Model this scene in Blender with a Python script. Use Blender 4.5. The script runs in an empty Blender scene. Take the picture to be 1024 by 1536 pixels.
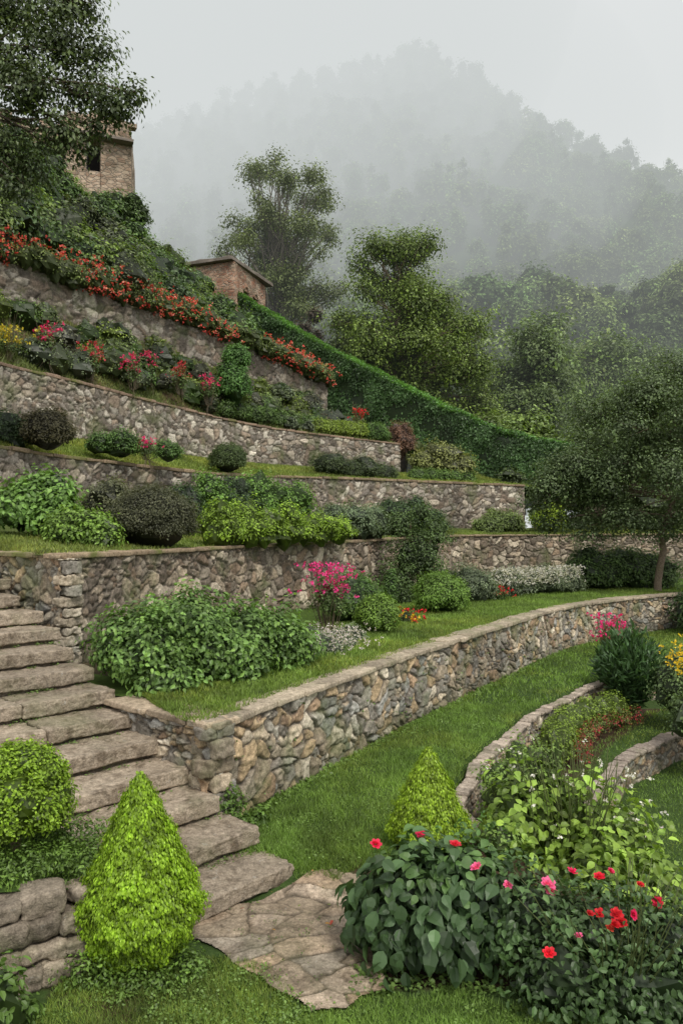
import bpy, math, numpy as np
from mathutils import Vector
rng=np.random.default_rng(11)
R=rng.random
G=rng.normal
sc=bpy.context.scene
sc.view_settings.view_transform='Standard'; sc.view_settings.look='None'; sc.view_settings.exposure=0

# ---------------------------------------------------------------- numpy helpers
def h3(i,j,k,seed=0.):
    x=np.sin(i*127.1+j*311.7+k*74.7+seed*13.73)*43758.5453
    return x-np.floor(x)
def vn(P,s=1.,seed=0.):
    Q=np.asarray(P,float)*s; I=np.floor(Q); f=Q-I; f=f*f*(3-2*f)
    i,j,k=I[...,0],I[...,1],I[...,2]; a,b,c=f[...,0],f[...,1],f[...,2]
    def L(p,q,t): return p+(q-p)*t
    x0=L(L(h3(i,j,k,seed),h3(i+1,j,k,seed),a),L(h3(i,j+1,k,seed),h3(i+1,j+1,k,seed),a),b)
    x1=L(L(h3(i,j,k+1,seed),h3(i+1,j,k+1,seed),a),L(h3(i,j+1,k+1,seed),h3(i+1,j+1,k+1,seed),a),b)
    return L(x0,x1,c)
def ss(t): t=np.clip(t,0,1); return t*t*(3-2*t)
def nz(v): return v/np.maximum(np.linalg.norm(v,axis=-1,keepdims=True),1e-9)
def voro(U,V,seed=0,jit=.85):
    iu,iv=np.floor(U),np.floor(V)
    F1=np.full(U.shape,9.);F2=np.full(U.shape,9.);ID=np.zeros(U.shape);
    for du in (-1,0,1):
        for dv in (-1,0,1):
            cu,cv=iu+du,iv+dv
            px=cu+.5+jit*(h3(cu,cv,1,seed)-.5); py=cv+.5+jit*(h3(cu,cv,2,seed)-.5)
            d=np.hypot(U-px,V-py); near=d<F1
            F2=np.where(near,F1,np.minimum(F2,d)); ID=np.where(near,h3(cu,cv,3,seed),ID); F1=np.where(near,d,F1)
    return F1,F2,ID
def catmull(pts,n=None,step=None):
    P=np.array(pts,float)
    E=np.vstack([2*P[0]-P[1],P,2*P[-1]-P[-2]]); out=[]
    for i in range(len(P)-1):
        p0,p1,p2,p3=E[i],E[i+1],E[i+2],E[i+3]
        for t in np.linspace(0,1,24,endpoint=False):
            out.append(.5*((2*p1)+(-p0+p2)*t+(2*p0-5*p1+4*p2-p3)*t*t+(-p0+3*p1-3*p2+p3)*t**3))
    out.append(P[-1]); out=np.array(out)
    s=np.concatenate([[0],np.cumsum(np.hypot(*np.diff(out[:,:2],axis=0).T))])
    if n is None: n=max(2,int(s[-1]/step)+1)
    q=np.linspace(0,s[-1],n)
    return np.stack([np.interp(q,s,out[:,d]) for d in range(out.shape[1])],1), q

class Geo:
    def __init__(s): s.V=[];s.C=[];s.T=[];s.Q=[];s.n=0
    def add(s,V,F,C):
        V=np.asarray(V,float).reshape(-1,3);F=np.asarray(F,int)
        C=np.asarray(C,float)
        if C.ndim==1: C=np.tile(C,(len(V),1))
        s.V.append(V);s.C.append(C)
        (s.T if F.shape[1]==3 else s.Q).append(F+s.n); s.n+=len(V)
    def build(s,name,mat,smooth=False,parent=None):
        V=np.vstack(s.V);C=np.vstack(s.C)
        T=np.vstack(s.T) if s.T else np.zeros((0,3),int); Q=np.vstack(s.Q) if s.Q else np.zeros((0,4),int)
        me=bpy.data.meshes.new(name); me.vertices.add(len(V)); me.vertices.foreach_set('co',V.astype(np.float32).ravel())
        loops=np.concatenate([T.ravel(),Q.ravel()]).astype(np.int32); me.loops.add(len(loops)); me.loops.foreach_set('vertex_index',loops)
        st=np.concatenate([np.arange(len(T))*3,len(T)*3+np.arange(len(Q))*4]).astype(np.int32)
        me.polygons.add(len(st)); me.polygons.foreach_set('loop_start',st)
        me.polygons.foreach_set('use_smooth',np.full(len(st),smooth))
        me.update(calc_edges=True)
        a=me.color_attributes.new('Col','FLOAT_COLOR','POINT')
        a.data.foreach_set('color',np.hstack([np.clip(C,0,1),np.ones((len(C),1))]).astype(np.float32).ravel())
        me.materials.append(mat)
        if name=='__mesh': return me
        o=bpy.data.objects.new(name,me); sc.collection.objects.link(o)
        if parent: o.parent=parent
        return o
def empty(name):
    o=bpy.data.objects.new(name,None); sc.collection.objects.link(o); return o

# ---------------------------------------------------------------- materials
def newmat(name):
    m=bpy.data.materials.new(name); m.use_nodes=True; nt=m.node_tree; nt.nodes.clear()
    out=nt.nodes.new('ShaderNodeOutputMaterial'); return m,nt,out
def N(nt,t,**kw):
    n=nt.nodes.new(t)
    for k,v in kw.items():
        if k in n.inputs: n.inputs[k].default_value=v
        else: setattr(n,k,v)
    return n
def mathn(nt,op,a,b=None,c=None):
    n=nt.nodes.new('ShaderNodeMath'); n.operation=op
    for i,v in enumerate((a,b,c)):
        if v is None: continue
        if isinstance(v,(int,float)): n.inputs[i].default_value=v
        else: nt.links.new(v,n.inputs[i])
    return n.outputs[0]
def mixc(nt,f,a,b,bt='MIX'):
    n=nt.nodes.new('ShaderNodeMix'); n.data_type='RGBA'; n.blend_type=bt
    for i,v in ((0,f),(6,a),(7,b)):
        if isinstance(v,(int,float)): n.inputs[i].default_value=v
        elif isinstance(v,tuple): n.inputs[i].default_value=(*v,1)
        else: nt.links.new(v,n.inputs[i])
    return n.outputs[2]
def noise(nt,scale,detail=4,rough=.6):
    g=nt.nodes.new('ShaderNodeNewGeometry'); n=N(nt,'ShaderNodeTexNoise',Scale=scale,Detail=detail,Roughness=rough)
    nt.links.new(g.outputs['Position'],n.inputs['Vector']); return n.outputs['Fac']
def ramp(nt,v,a,b):
    n=nt.nodes.new('ShaderNodeMapRange'); n.inputs[1].default_value=a;n.inputs[2].default_value=b
    nt.links.new(v,n.inputs[0]); return n.outputs[0]

def leafmat(name,rough=.5,trans=.3,objrand=False,gain=(1.45,1.45,1.45)):
    m,nt,out=newmat(name); at=N(nt,'ShaderNodeAttribute',attribute_name='Col'); c=mixc(nt,1.,at.outputs['Color'],gain,'MULTIPLY')
    if objrand:
        oi=nt.nodes.new('ShaderNodeObjectInfo'); hs=N(nt,'ShaderNodeHueSaturation')
        v=mathn(nt,'MULTIPLY_ADD',oi.outputs['Random'],.8,.6); nt.links.new(v,hs.inputs['Value'])
        h=mathn(nt,'MULTIPLY_ADD',mathn(nt,'FRACT',mathn(nt,'MULTIPLY',oi.outputs['Random'],7.3)),.05,.465); nt.links.new(h,hs.inputs['Hue'])
        nt.links.new(c,hs.inputs['Color']); c=hs.outputs['Color']
    p=N(nt,'ShaderNodeBsdfPrincipled',Roughness=rough); p.inputs['Specular IOR Level'].default_value=.4
    nt.links.new(c,p.inputs['Base Color'])
    t=N(nt,'ShaderNodeBsdfTranslucent'); nt.links.new(mixc(nt,1.,c,(1.25,1.3,.6),'MULTIPLY'),t.inputs['Color'])
    mx=N(nt,'ShaderNodeMixShader'); mx.inputs[0].default_value=trans
    nt.links.new(p.outputs[0],mx.inputs[1]);nt.links.new(t.outputs[0],mx.inputs[2]);nt.links.new(mx.outputs[0],out.inputs[0])
    return m
LEAF=leafmat('leaf_foliage',.45); FAR=leafmat('forest_foliage',.8,.2,True,(2.,2.0,1.9)); PET=leafmat('petal',.6,.35,gain=(1.15,1.1,1.1)); GRASS=leafmat('grass_blade',.6,.3,gain=(1.25,1.25,1.2))

def stonemat(name,moss=.35,mossc=(.09,.12,.035),bs=60,bd=.35,stain=.5,rough=.85,lich=.35):
    m,nt,out=newmat(name); at=N(nt,'ShaderNodeAttribute',attribute_name='Col'); c=at.outputs['Color']
    n1=noise(nt,22,6,.7); n2=noise(nt,1.3,5,.6); n3=noise(nt,5,6,.7); n4=noise(nt,70,4,.7); n5=noise(nt,13,5,.75)
    c=mixc(nt,.8,c,mixc(nt,ramp(nt,n1,.3,.72),(.35,.33,.30),(1.45,1.42,1.38)),'MULTIPLY')
    c=mixc(nt,.6,c,mixc(nt,ramp(nt,n4,.35,.65),(.5,.48,.45),(1.4,1.4,1.38)),'MULTIPLY')
    c=mixc(nt,mathn(nt,'MULTIPLY',ramp(nt,n3,.50,.66),stain),c,mixc(nt,1.,c,(.42,.39,.35),'MULTIPLY'))
    c=mixc(nt,mathn(nt,'MULTIPLY',ramp(nt,n5,.62,.70),lich),c,(.48,.47,.42))
    c=mixc(nt,mathn(nt,'MULTIPLY',ramp(nt,n2,.52,.66),moss),c,mossc)
    p=N(nt,'ShaderNodeBsdfPrincipled',Roughness=rough); p.inputs['Specular IOR Level'].default_value=.3
    nt.links.new(c,p.inputs['Base Color'])
    b=N(nt,'ShaderNodeBump',Strength=bd,Distance=.02); nt.links.new(mathn(nt,'ADD',noise(nt,bs,5,.7),n3),b.inputs['Height']); nt.links.new(b.outputs[0],p.inputs['Normal'])
    nt.links.new(p.outputs[0],out.inputs[0]); return m
WALL=stonemat('rubble_stone',.5,stain=.65,bd=.5); CAP=stonemat('coping_stone',.45,bd=.6); CAPM=stonemat('mossy_coping',.9,(.13,.15,.035)); STEP=stonemat('step_stone',.35,stain=.95,rough=.5,bs=38,bd=1.,lich=.55)
PAVE=stonemat('flagstone',.3,(.07,.08,.03),stain=.9,rough=.45,lich=.3); ROCK=stonemat('rock',.5,bd=.8,lich=.6)
def groundmat(name,bs=30):
    m,nt,out=newmat(name); at=N(nt,'ShaderNodeAttribute',attribute_name='Col')
    c=mixc(nt,.8,at.outputs['Color'],mixc(nt,ramp(nt,noise(nt,9,6,.75),.3,.7),(.45,.45,.4),(1.4,1.35,1.2)),'MULTIPLY')
    p=N(nt,'ShaderNodeBsdfPrincipled',Roughness=.95); p.inputs['Specular IOR Level'].default_value=.15; nt.links.new(c,p.inputs['Base Color'])
    b=N(nt,'ShaderNodeBump',Strength=.7,Distance=.03); nt.links.new(noise(nt,bs,5,.7),b.inputs['Height']); nt.links.new(b.outputs[0],p.inputs['Normal'])
    nt.links.new(p.outputs[0],out.inputs[0]); return m
GROUND=groundmat('turf_and_soil'); BARK=stonemat('bark',.4,bs=30,bd=.6)
def brickmat(name,c1,c2,scl):
    m,nt,out=newmat(name); g=nt.nodes.new('ShaderNodeNewGeometry'); mp=N(nt,'ShaderNodeMapping'); mp.inputs['Scale'].default_value=scl
    nt.links.new(g.outputs['Position'],mp.inputs['Vector'])
    v=N(nt,'ShaderNodeTexVoronoi',Scale=1.); v2=N(nt,'ShaderNodeTexVoronoi',Scale=1.,feature='DISTANCE_TO_EDGE')
    nt.links.new(mp.outputs[0],v.inputs['Vector']);nt.links.new(mp.outputs[0],v2.inputs['Vector'])
    sp=nt.nodes.new('ShaderNodeSeparateColor'); nt.links.new(v.outputs['Color'],sp.inputs[0])
    c=mixc(nt,sp.outputs[0],c1,c2); c=mixc(nt,ramp(nt,v2.outputs['Distance'],.0,.09),(.32,.28,.23),c)
    c=mixc(nt,mathn(nt,'MULTIPLY',ramp(nt,noise(nt,.9,6,.7),.5,.6),.7),c,(.40,.34,.27))
    c=mixc(nt,.9,c,mixc(nt,ramp(nt,noise(nt,1.2,6,.7),.38,.62),(.5,.48,.42),(1.3,1.25,1.2)),'MULTIPLY')
    p=N(nt,'ShaderNodeBsdfPrincipled',Roughness=.9); nt.links.new(c,p.inputs['Base Color'])
    b=N(nt,'ShaderNodeBump',Strength=.8,Distance=.05); nt.links.new(ramp(nt,v2.outputs['Distance'],0,.1),b.inputs['Height']); nt.links.new(b.outputs[0],p.inputs['Normal'])
    nt.links.new(p.outputs[0],out.inputs[0]); return m
BRICK=brickmat('old_brick',(.26,.12,.075),(.42,.29,.21),(3.2,3.2,7)); RUIN=brickmat('weathered_masonry',(.25,.17,.12),(.42,.34,.26),(4,4,8))
def flat(name,c,rough=.9):
    m,nt,out=newmat(name); p=N(nt,'ShaderNodeBsdfPrincipled',Roughness=rough)
    nt.links.new(mixc(nt,.6,c,mixc(nt,noise(nt,4,5),(.5,.5,.5),(1.4,1.4,1.4)),'MULTIPLY'),p.inputs['Base Color']); nt.links.new(p.outputs[0],out.inputs[0]); return m
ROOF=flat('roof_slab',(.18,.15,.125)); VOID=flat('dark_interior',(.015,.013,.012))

# ---------------------------------------------------------------- geometry generators
_bx={}
def rbox(geo,c,ax,half,r=.03,n=6,amp=.01,col=(.3,.27,.22),seed=0,ns=6.,hf=0.):
    """rounded, roughened stone block"""
    if n not in _bx:
        t=np.linspace(-1,1,n+1); a,b=np.meshgrid(t,t,indexing='ij'); a=a.ravel();b=b.ravel();o=np.ones_like(a); P=[];F=[];k=0
        idx=np.arange((n+1)**2).reshape(n+1,n+1)
        q=np.stack([idx[:-1,:-1],idx[1:,:-1],idx[1:,1:],idx[:-1,1:]],-1).reshape(-1,4)
        for (X,fl) in (((o,a,b),0),((-o,a,b),1),((a,o,b),1),((a,-o,b),0),((a,b,o),0),((a,b,-o),1)):
            P.append(np.stack(X,1)); F.append((q[:,::-1] if fl else q)+k); k+=(n+1)**2
        _bx[n]=(np.vstack(P),np.vstack(F))
    P,F=_bx[n]; half=np.array(half,float); r=min(r,half.min()*.9)
    p=np.sign(P)*np.abs(P)**.8*half; inner=np.clip(p,-(half-r),half-r); d=p-inner
    p=inner+r*nz(d)*(np.linalg.norm(d,axis=1,keepdims=True)>1e-6)*np.minimum(1,np.linalg.norm(d,axis=1,keepdims=True)/r)
    W=p@np.array(ax)+np.array(c)
    dirn=nz(P)@np.array(ax)
    W=W+dirn*((vn(W,ns,seed)-.5)*2*amp+(vn(W,ns*3,seed+3)-.5)*amp+(vn(W,34,seed+6)-.5)*hf)[:,None]
    geo.add(W,F,np.array(col)*(1+.35*(vn(W,5,seed+9)-.5))[:,None])
def axes(tx,ty):
    l=math.hypot(tx,ty);tx/=l;ty/=l
    return [[tx,ty,0],[-ty,tx,0],[0,0,1]]
PAL_A=np.array([(.31,.27,.21),(.38,.32,.24),(.24,.225,.20),(.43,.33,.21),(.32,.23,.155),(.34,.325,.28),(.54,.49,.40),(.19,.175,.15),(.28,.235,.175),(.45,.39,.30),(.27,.27,.255)])*1.27
PAL_G=np.array([(.29,.26,.23),(.40,.37,.325),(.22,.195,.17),(.34,.295,.24),(.58,.54,.47),(.27,.215,.17),(.44,.39,.325),(.18,.155,.13)])*1.12
def wall(name,pts,sw,sh,res,depth,pal,seed,capw=.38,caph=.07,capcol=(.33,.29,.22),capmat=None,caplen=(.35,.75),mortar=(.135,.115,.092),parent=None,capn=6,chips=.72):
    L,s=catmull(pts,step=res); t=np.gradient(L[:,:2],axis=0); t=nz(t); nr=np.stack([t[:,1],-t[:,0]],1)
    H=(L[:,3]-L[:,2]).max(); m=max(3,int(H/res)+1); v=np.linspace(0,1,m)
    S,_=np.meshgrid(s,v,indexing='ij'); Z=L[:,2:3]+(L[:,3:4]-L[:,2:3])*v[None]
    Pw=np.stack([S,Z,S*0],-1)
    U=S/sw+.55*(vn(Pw,1.6/sw*.5,seed)-.5)*1.6; W=Z/sh+.9*(vn(Pw,1.1/sw*.6,seed+5)-.5)*1.6
    U=U+.12*(vn(Pw,14,seed+6)-.5);W=W+.16*(vn(Pw,14,seed+7)-.5)
    F1,F2,ID=voro(U,W,seed); e=ss((F2-F1)/.22)
    f1,f2,id2=voro(U*2.1,W*2.1,seed+31); e2=ss((f2-f1)/.3); small=h3(np.floor(U*.7),np.floor(W*.9),7,seed)>chips
    e=np.where(small,e2*.85,e); ID=np.where(small,id2,ID)
    d=depth*(e*.75+.8*(ID-.5)*e)+ (vn(Pw,9,seed)-.5)*depth*.6+(vn(Pw,26,seed+2)-.5)*depth*.5
    V=np.stack([L[:,0:1]+nr[:,0:1]*d,L[:,1:2]+nr[:,1:2]*d,Z],-1)
    ci=(ID*7919%1*len(pal)).astype(int)%len(pal); C=pal[ci]*(.65+.65*((ID*131.7)%1))[...,None]
    C=np.array(mortar)*(1-e[...,None])+C*e[...,None]
    wv=ss((vn(np.stack([S,Z,S*0],-1),.7,seed+8)-.5)/.3); C=C*(1-.35*wv[...,None])
    # moss and damp creeping up from the foot of the wall
    ft=ss(1-(Z-L[:,2:3])/(.28+.35*vn(Pw,2.2,seed+12)))*.55; C=C*(1-ft[...,None])+np.array((.075,.085,.04))*ft[...,None]
    n0,n1=S.shape; idx=np.arange(n0*n1).reshape(n0,n1)
    F=np.stack([idx[:-1,:-1],idx[1:,:-1],idx[1:,1:],idx[:-1,1:]],-1).reshape(-1,4)
    g=Geo(); g.add(V.reshape(-1,3),F,C.reshape(-1,3))
    kk=(s>.36)&(s<s[-1]-.36)
    B=np.stack([L[kk,0]-nr[kk,0]*.3,L[kk,1]-nr[kk,1]*.3],1); V2=np.concatenate([np.c_[B,L[kk,2]],np.c_[B,L[kk,3]]]); k=len(B); i=np.arange(k-1)
    g.add(V2,np.stack([i,i+k,i+k+1,i+1],1),np.array(mortar))
    par=parent or empty(name); g.build('rubble_face',WALL,True,par)
    g=Geo(); a=0.
    while a<s[-1]-.05:
        l=rng.uniform(*caplen); l=min(l,s[-1]-a); m_=a+l/2; k=min(int(m_/s[-1]*(len(s)-1)),len(s)-1)
        tt=t[k]; nn=nr[k]; hh=caph*rng.uniform(.85,1.25)
        c=(L[k,0]-nn[0]*(capw/2-.07)+rng.uniform(-.01,.01),L[k,1]-nn[1]*(capw/2-.07),L[k,3]+hh/2-.012)
        rbox(g,c,axes(*tt),(l/2-.003,capw/2+rng.uniform(-.015,.02),hh/2),.02,capn,.013,np.array(capcol)*rng.uniform(.75,1.2),seed+a,5,.008)
        a+=l
    g.build('coping',capmat or CAP,True,par)
    return par,L,nr,t,s

def loft(name,front,back,n=160,k=14,col=(.07,.12,.025),soil=None,amp=.05,sn=1.2,mat=None):
    A,_=catmull(front,n=n);B,_=catmull(back,n=n); v=np.linspace(0,1,k)[None,:,None]
    S=A[:,None,:3]*(1-v)+B[:,None,:3]*v
    S[...,2]+=(vn(S,sn,3)-.5)*2*amp*np.sin(np.pi*np.clip(v[...,0],0.02,.98))
    idx=np.arange(n*k).reshape(n,k); F=np.stack([idx[:-1,:-1],idx[1:,:-1],idx[1:,1:],idx[:-1,1:]],-1).reshape(-1,4)
    C=np.array(col)[None,None]*np.ones((n,k,1))
    if soil is not None:
        w=ss((vn(S,1.3,5)-.45)/.2)[...,None]; C=C*(1-w)+np.array(soil)*w
    g=Geo(); g.add(S.reshape(-1,3),F,C.reshape(-1,3)); g.build(name,mat or GROUND,True); return S
def sample(S,u,v):
    n,k,_=S.shape; x=u*(n-1.001);y=v*(k-1.001);i=x.astype(int);j=y.astype(int);a=(x-i)[:,None];b=(y-j)[:,None]
    return (S[i,j]*(1-a)+S[i+1,j]*a)*(1-b)+(S[i,j+1]*(1-a)+S[i+1,j+1]*a)*b

Q4=(np.array([(0,0,0),(.3,.45,.07),(0,1,-.05),(-.3,.45,.07)]),np.array([(0,1,2,3)]))
NEEDLE=(np.array([(0,0,0),(.13,.5,.03),(0,1,0),(-.13,.5,.03)]),np.array([(0,1,2,3)]))
ROUND=(np.array([(0,0,0),(.42,.4,.08),(.2,.9,.0),(-.2,.9,.0),(-.42,.4,.08)]),np.array([(0,1,2),(0,2,3),(0,3,4)]))
L8=(np.array([(0,0,0),(0,.33,.0),(0,.68,-.02),(0,1,-.16),(.27,.25,.09),(.25,.62,.06),(-.27,.25,.09),(-.25,.62,.06)]),
    np.array([(0,4,1),(1,4,5),(1,5,2),(2,5,3),(0,1,6),(1,2,7),(1,7,6),(2,3,7)]))
BIG=(np.array([(0,0,0),(0,.3,.0),(0,.65,-.03),(0,1,-.22),(.24,.14,.06),(.36,.38,.09),(.27,.68,.03),(-.24,.14,.06),(-.36,.38,.09),(-.27,.68,.03)]),
    np.array([(0,4,1),(4,5,1),(1,5,2),(5,6,2),(2,6,3),(0,1,7),(7,1,8),(1,2,8),(8,2,9),(2,3,9)]))
def leaves(geo,P,nrm,tip,size,col,tm=Q4):
    T,F=tm; n=nz(nrm); t=nz(tip-n*(tip*n).sum(1,keepdims=True)); b=np.cross(t,n)
    s=np.broadcast_to(np.asarray(size,float),(len(P),))[:,None,None]
    V=P[:,None]+s*(T[None,:,0:1]*b[:,None]+T[None,:,1:2]*t[:,None]+T[None,:,2:3]*n[:,None])
    k=len(T); Fs=(F[None]+np.arange(len(P))[:,None,None]*k).reshape(-1,F.shape[1])
    geo.add(V.reshape(-1,3),Fs,np.repeat(col,k,axis=0))
def lumpR(d,lump,seed): return 1+lump*((vn(d,2.1,seed)-.5)*2+(vn(d,4.7,seed+1)-.5)*1.2)
def core(geo,c,r,lump,seed,col,sc_=.82):
    a=np.linspace(0,2*np.pi,15);b=np.linspace(0,np.pi,9);A,B=np.meshgrid(a,b,indexing='ij')
    d=np.stack([np.cos(A)*np.sin(B),np.sin(A)*np.sin(B),np.cos(B)],-1).reshape(-1,3)
    V=np.array(c)+d*np.array(r)*(lumpR(d,lump,seed)*sc_)[:,None]
    idx=np.arange(15*9).reshape(15,9);F=np.stack([idx[:-1,:-1],idx[:-1,1:],idx[1:,1:],idx[1:,:-1]],-1).reshape(-1,4)
    geo.add(V,F,np.array(col))
def shrub(geo,blobs,n,k,leaf,col,cr=None,tm=Q4,lump=.16,var=.5,zmin=-99,yel=.25,cores=True,depth=.16,low=-.45,tipup=.2,cscale=.82):
    blobs=[b if len(b)==6 else (b[0],b[1],b[2],b[3],b[3],b[3]) for b in blobs]
    w=np.array([b[3]*b[5]+b[4]*b[5]+b[3]*b[4] for b in blobs]);w/=w.sum(); cr=cr or leaf*1.1; col=np.array(col,float)
    for b,ww in zip(blobs,w):
        m=max(3,int(n*ww)); seed=R()*50; d=nz(G(size=(int(m*1.7)+8,3))); d=d[d[:,2]>low][:m]; m=len(d)
        r=np.array(b[3:6]); rad=lumpR(d,lump,seed)*(1-np.abs(G(size=m))*depth)
        rad=rad+(R(m)>.93)*rng.uniform(.03,.16,m)   # stray shoots
        c=np.array(b[:3])+d*r*rad[:,None]
        cv=1+var*(R(m)-.5)+.6*(vn(d,3.5,seed+4)-.5)
        D=np.repeat(d,k,0);o=G(size=(m*k,3)); P=np.repeat(c,k,0)+o*cr*.6
        nr=D*.7+o*.4+np.array([0,0,.5])+G(size=(m*k,3))*.3
        tip=D*.7+o*.7+np.array([0,0,tipup])
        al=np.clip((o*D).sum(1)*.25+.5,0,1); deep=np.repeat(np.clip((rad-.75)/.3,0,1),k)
        C=col*(np.clip(np.repeat(cv,k),.2,3)*(.7+.4*al)*(.62+.48*deep))[:,None]  # inner shade painted into leaf colour: darker with depth, lighter at clump tips
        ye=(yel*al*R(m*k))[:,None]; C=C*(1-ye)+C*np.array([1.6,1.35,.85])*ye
        ok=P[:,2]>zmin
        leaves(geo,P[ok],nr[ok],tip[ok],(leaf*rng.uniform(.65,1.25,m*k))[ok],C[ok],tm)
        if cores: core(geo,b[:3],r,lump,seed,col*.25,cscale)  # core blocks see-through; its dark tone paints the shade inside
def topiary(name,x,y,z0,h,Rm,n,k,leaf,col):
    g=Geo(); prof=lambda t: Rm*np.minimum(np.sqrt(np.clip(t/.3,0,1))*.75+.25,1.)*np.clip((1-t)/.70,0,1)**.82
    t=R(n*2); t=t[R(n*2)<prof(t)/Rm+.06][:n]; m=len(t); a=R(m)*2*np.pi
    d=np.stack([np.cos(a),np.sin(a),np.full(m,.3)],1); lq=np.c_[np.cos(a)*2,np.sin(a)*2,t*5]; lp=1+.13*(vn(lq,1.6,x)-.5)*2+.17*(vn(lq,4.5,x+2)-.5)*2
    rr=prof(t)*lp*(1-np.abs(G(size=m))*.09)+(R(m)>.9)*rng.uniform(0,.03,m)
    c=np.stack([x+np.cos(a)*rr,y+np.sin(a)*rr,z0+t*h],1)
    o=G(size=(m*k,3));D=np.repeat(d,k,0);P=np.repeat(c,k,0)+o*leaf*.5
    cv=np.repeat(np.clip(.25+.5*vn(c,9,3)+1.0*(vn(lq,4.5,x+2))+.35*(R(m)-.5),.15,2),k)
    C=np.array(col)*(cv*rng.uniform(.5,1.4,m*k))[:,None]
    leaves(g,P,D+o*.5,D*.35+o*.35+np.array([0,0,.9]),leaf*rng.uniform(.7,1.3,m*k),C,Q4)
    A,T=np.meshgrid(np.linspace(0,2*np.pi,25),np.linspace(0,.98,20),indexing='ij'); rr=prof(T)*.8
    V=np.stack([x+np.cos(A)*rr,y+np.sin(A)*rr,z0+T*h*.97],-1).reshape(-1,3); idx=np.arange(25*20).reshape(25,20)
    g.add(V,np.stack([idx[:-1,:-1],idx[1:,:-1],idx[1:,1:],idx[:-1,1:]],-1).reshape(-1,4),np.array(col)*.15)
    return g.build(name,LEAF)
def tube(geo,pts,rad,col,sides=7):
    P=np.array(pts,float);n=len(P);t=nz(np.gradient(P,axis=0)); u=nz(np.cross(t,[.31,.77,.1]));v=np.cross(t,u)
    a=np.linspace(0,2*np.pi,sides,endpoint=False); rad=np.asarray(rad)
    V=P[:,None]+rad[:,None,None]*(np.cos(a)[None,:,None]*u[:,None]+np.sin(a)[None,:,None]*v[:,None])
    idx=np.arange(n*sides).reshape(n,sides); j=np.roll(idx,-1,1)
    geo.add(V.reshape(-1,3),np.stack([idx[:-1],j[:-1],j[1:],idx[1:]],-1).reshape(-1,4),np.array(col))
def limb(geo,p0,p1,r0,r1,col,wob=.08,n=7,sag=.0):
    p0=np.array(p0,float);p1=np.array(p1,float);t=np.linspace(0,1,n)[:,None];L=np.linalg.norm(p1-p0)
    w=(vn(p0+t*L*.9+R()*30,.8)[:,None]-.5)*np.array([1,-.8,.3])*L*wob*2*np.sin(np.pi*t)
    P=p0*(1-t)+p1*t+w+np.array([0,0,1])*sag*L*np.sin(np.pi*t); tube(geo,P,r0+(r1-r0)*t[:,0],col); return P
def tree(name,base,top,tr,lobes,n,k,leaf,col,cr=None,bark=(.13,.10,.075),depth=.35,fork=.35,twigs=6,**kw):
    par=empty(name); g=Geo(); base=np.array(base,float);top=np.array(top,float)
    T=limb(g,base,top,tr,tr*.22,bark,.05,14)
    for b in lobes:
        c=np.array(b[:3]); f=np.clip(fork+(c[2]-base[2])/(top[2]-base[2])*.55-.15+R()*.08,.18,.95); s=T[int(f*13)]
        M=limb(g,s,c,tr*.38*(1.1-f),tr*.08,bark,.12,8,.08)
        rr=np.array(b[3:6]) if len(b)>4 else np.array([b[3]]*3)
        for _ in range(twigs):
            limb(g,M[rng.integers(3,8)],c+nz(G(size=3))*rr*.85,tr*.08,tr*.02,bark,.15,5)
    g.build('trunk_and_limbs',BARK,True,par)
    g=Geo(); shrub(g,lobes,n,k,leaf,col,cr=cr,depth=depth,cores=False,low=-.9,**kw); g.build('crown',LEAF,False,par); return par
def blades(geo,P,h,w,col,lean=.6):
    n=len(P); a=R(n)*2*np.pi; s=np.stack([np.cos(a),np.sin(a),0*a],1); l=G(size=(n,3))*lean; l[:,2]=1
    h=h*(rng.uniform(.5,1.3,n)*(.6+.8*vn(P,5,8)))[:,None]; tip=P+nz(l)*h
    V=np.stack([P-s*w/2,P+s*w/2,tip],1).reshape(-1,3); F=np.arange(n*3).reshape(n,3)
    C=np.array(col)*(rng.uniform(.5,1.4,(n,1))*(.35+.8*vn(P,1.6,4)+.55*vn(P,7,6))[:,None]); ye=R((n,1))*.5*ss((vn(P,1.1,7)[:,None]-.35)/.4); C=C*(1-ye)+C*np.array([1.8,1.15,1.1])*ye
    geo.add(V,F,np.repeat(C,3,0))
def rose(geo,p,s,col,axis=(0,-.4,1)):
    ax=nz(np.array(axis,float)+G(size=3)*.3); u=nz(np.cross(ax,[.3,.5,.2]));v=np.cross(ax,u)
    for ring,(m,tilt,sz) in enumerate(((6,.35,1.),(5,.8,.8),(4,1.6,.6))):
        a=np.arange(m)/m*2*np.pi+R()*3; rad=np.cos(a)[:,None]*u+np.sin(a)[:,None]*v
        tip=rad+ax*tilt; nr=ax-rad*tilt
        C=np.array(col)*rng.uniform(.75,1.15,(m,1))*(1-.12*ring)
        leaves(geo,np.array(p)+rad*s*.06+0*tip,nr,tip,s*.62*sz*rng.uniform(.85,1.15,m),C,ROUND)
def bloomcloud(geo,P,s,col,m=5):
    n=len(P); Pp=np.repeat(P,m,0)+G(size=(n*m,3))*s*.3; o=nz(G(size=(n*m,3))+np.array([0,-.3,.6]))
    C=np.array(col)*rng.uniform(.6,1.2,(n*m,1)); leaves(geo,Pp,o,G(size=(n*m,3)),s*rng.uniform(.6,1.1,n*m),C,ROUND)

GREEN=(.072,.135,.032);MID=(.095,.165,.038);DARK=(.045,.08,.028);GREY=(.12,.155,.09)
MAG=(.75,.03,.22);RED=(.62,.02,.03);PINK=(.85,.16,.36);CORAL=(.62,.09,.05);WHITE=(.72,.72,.68)

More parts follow.
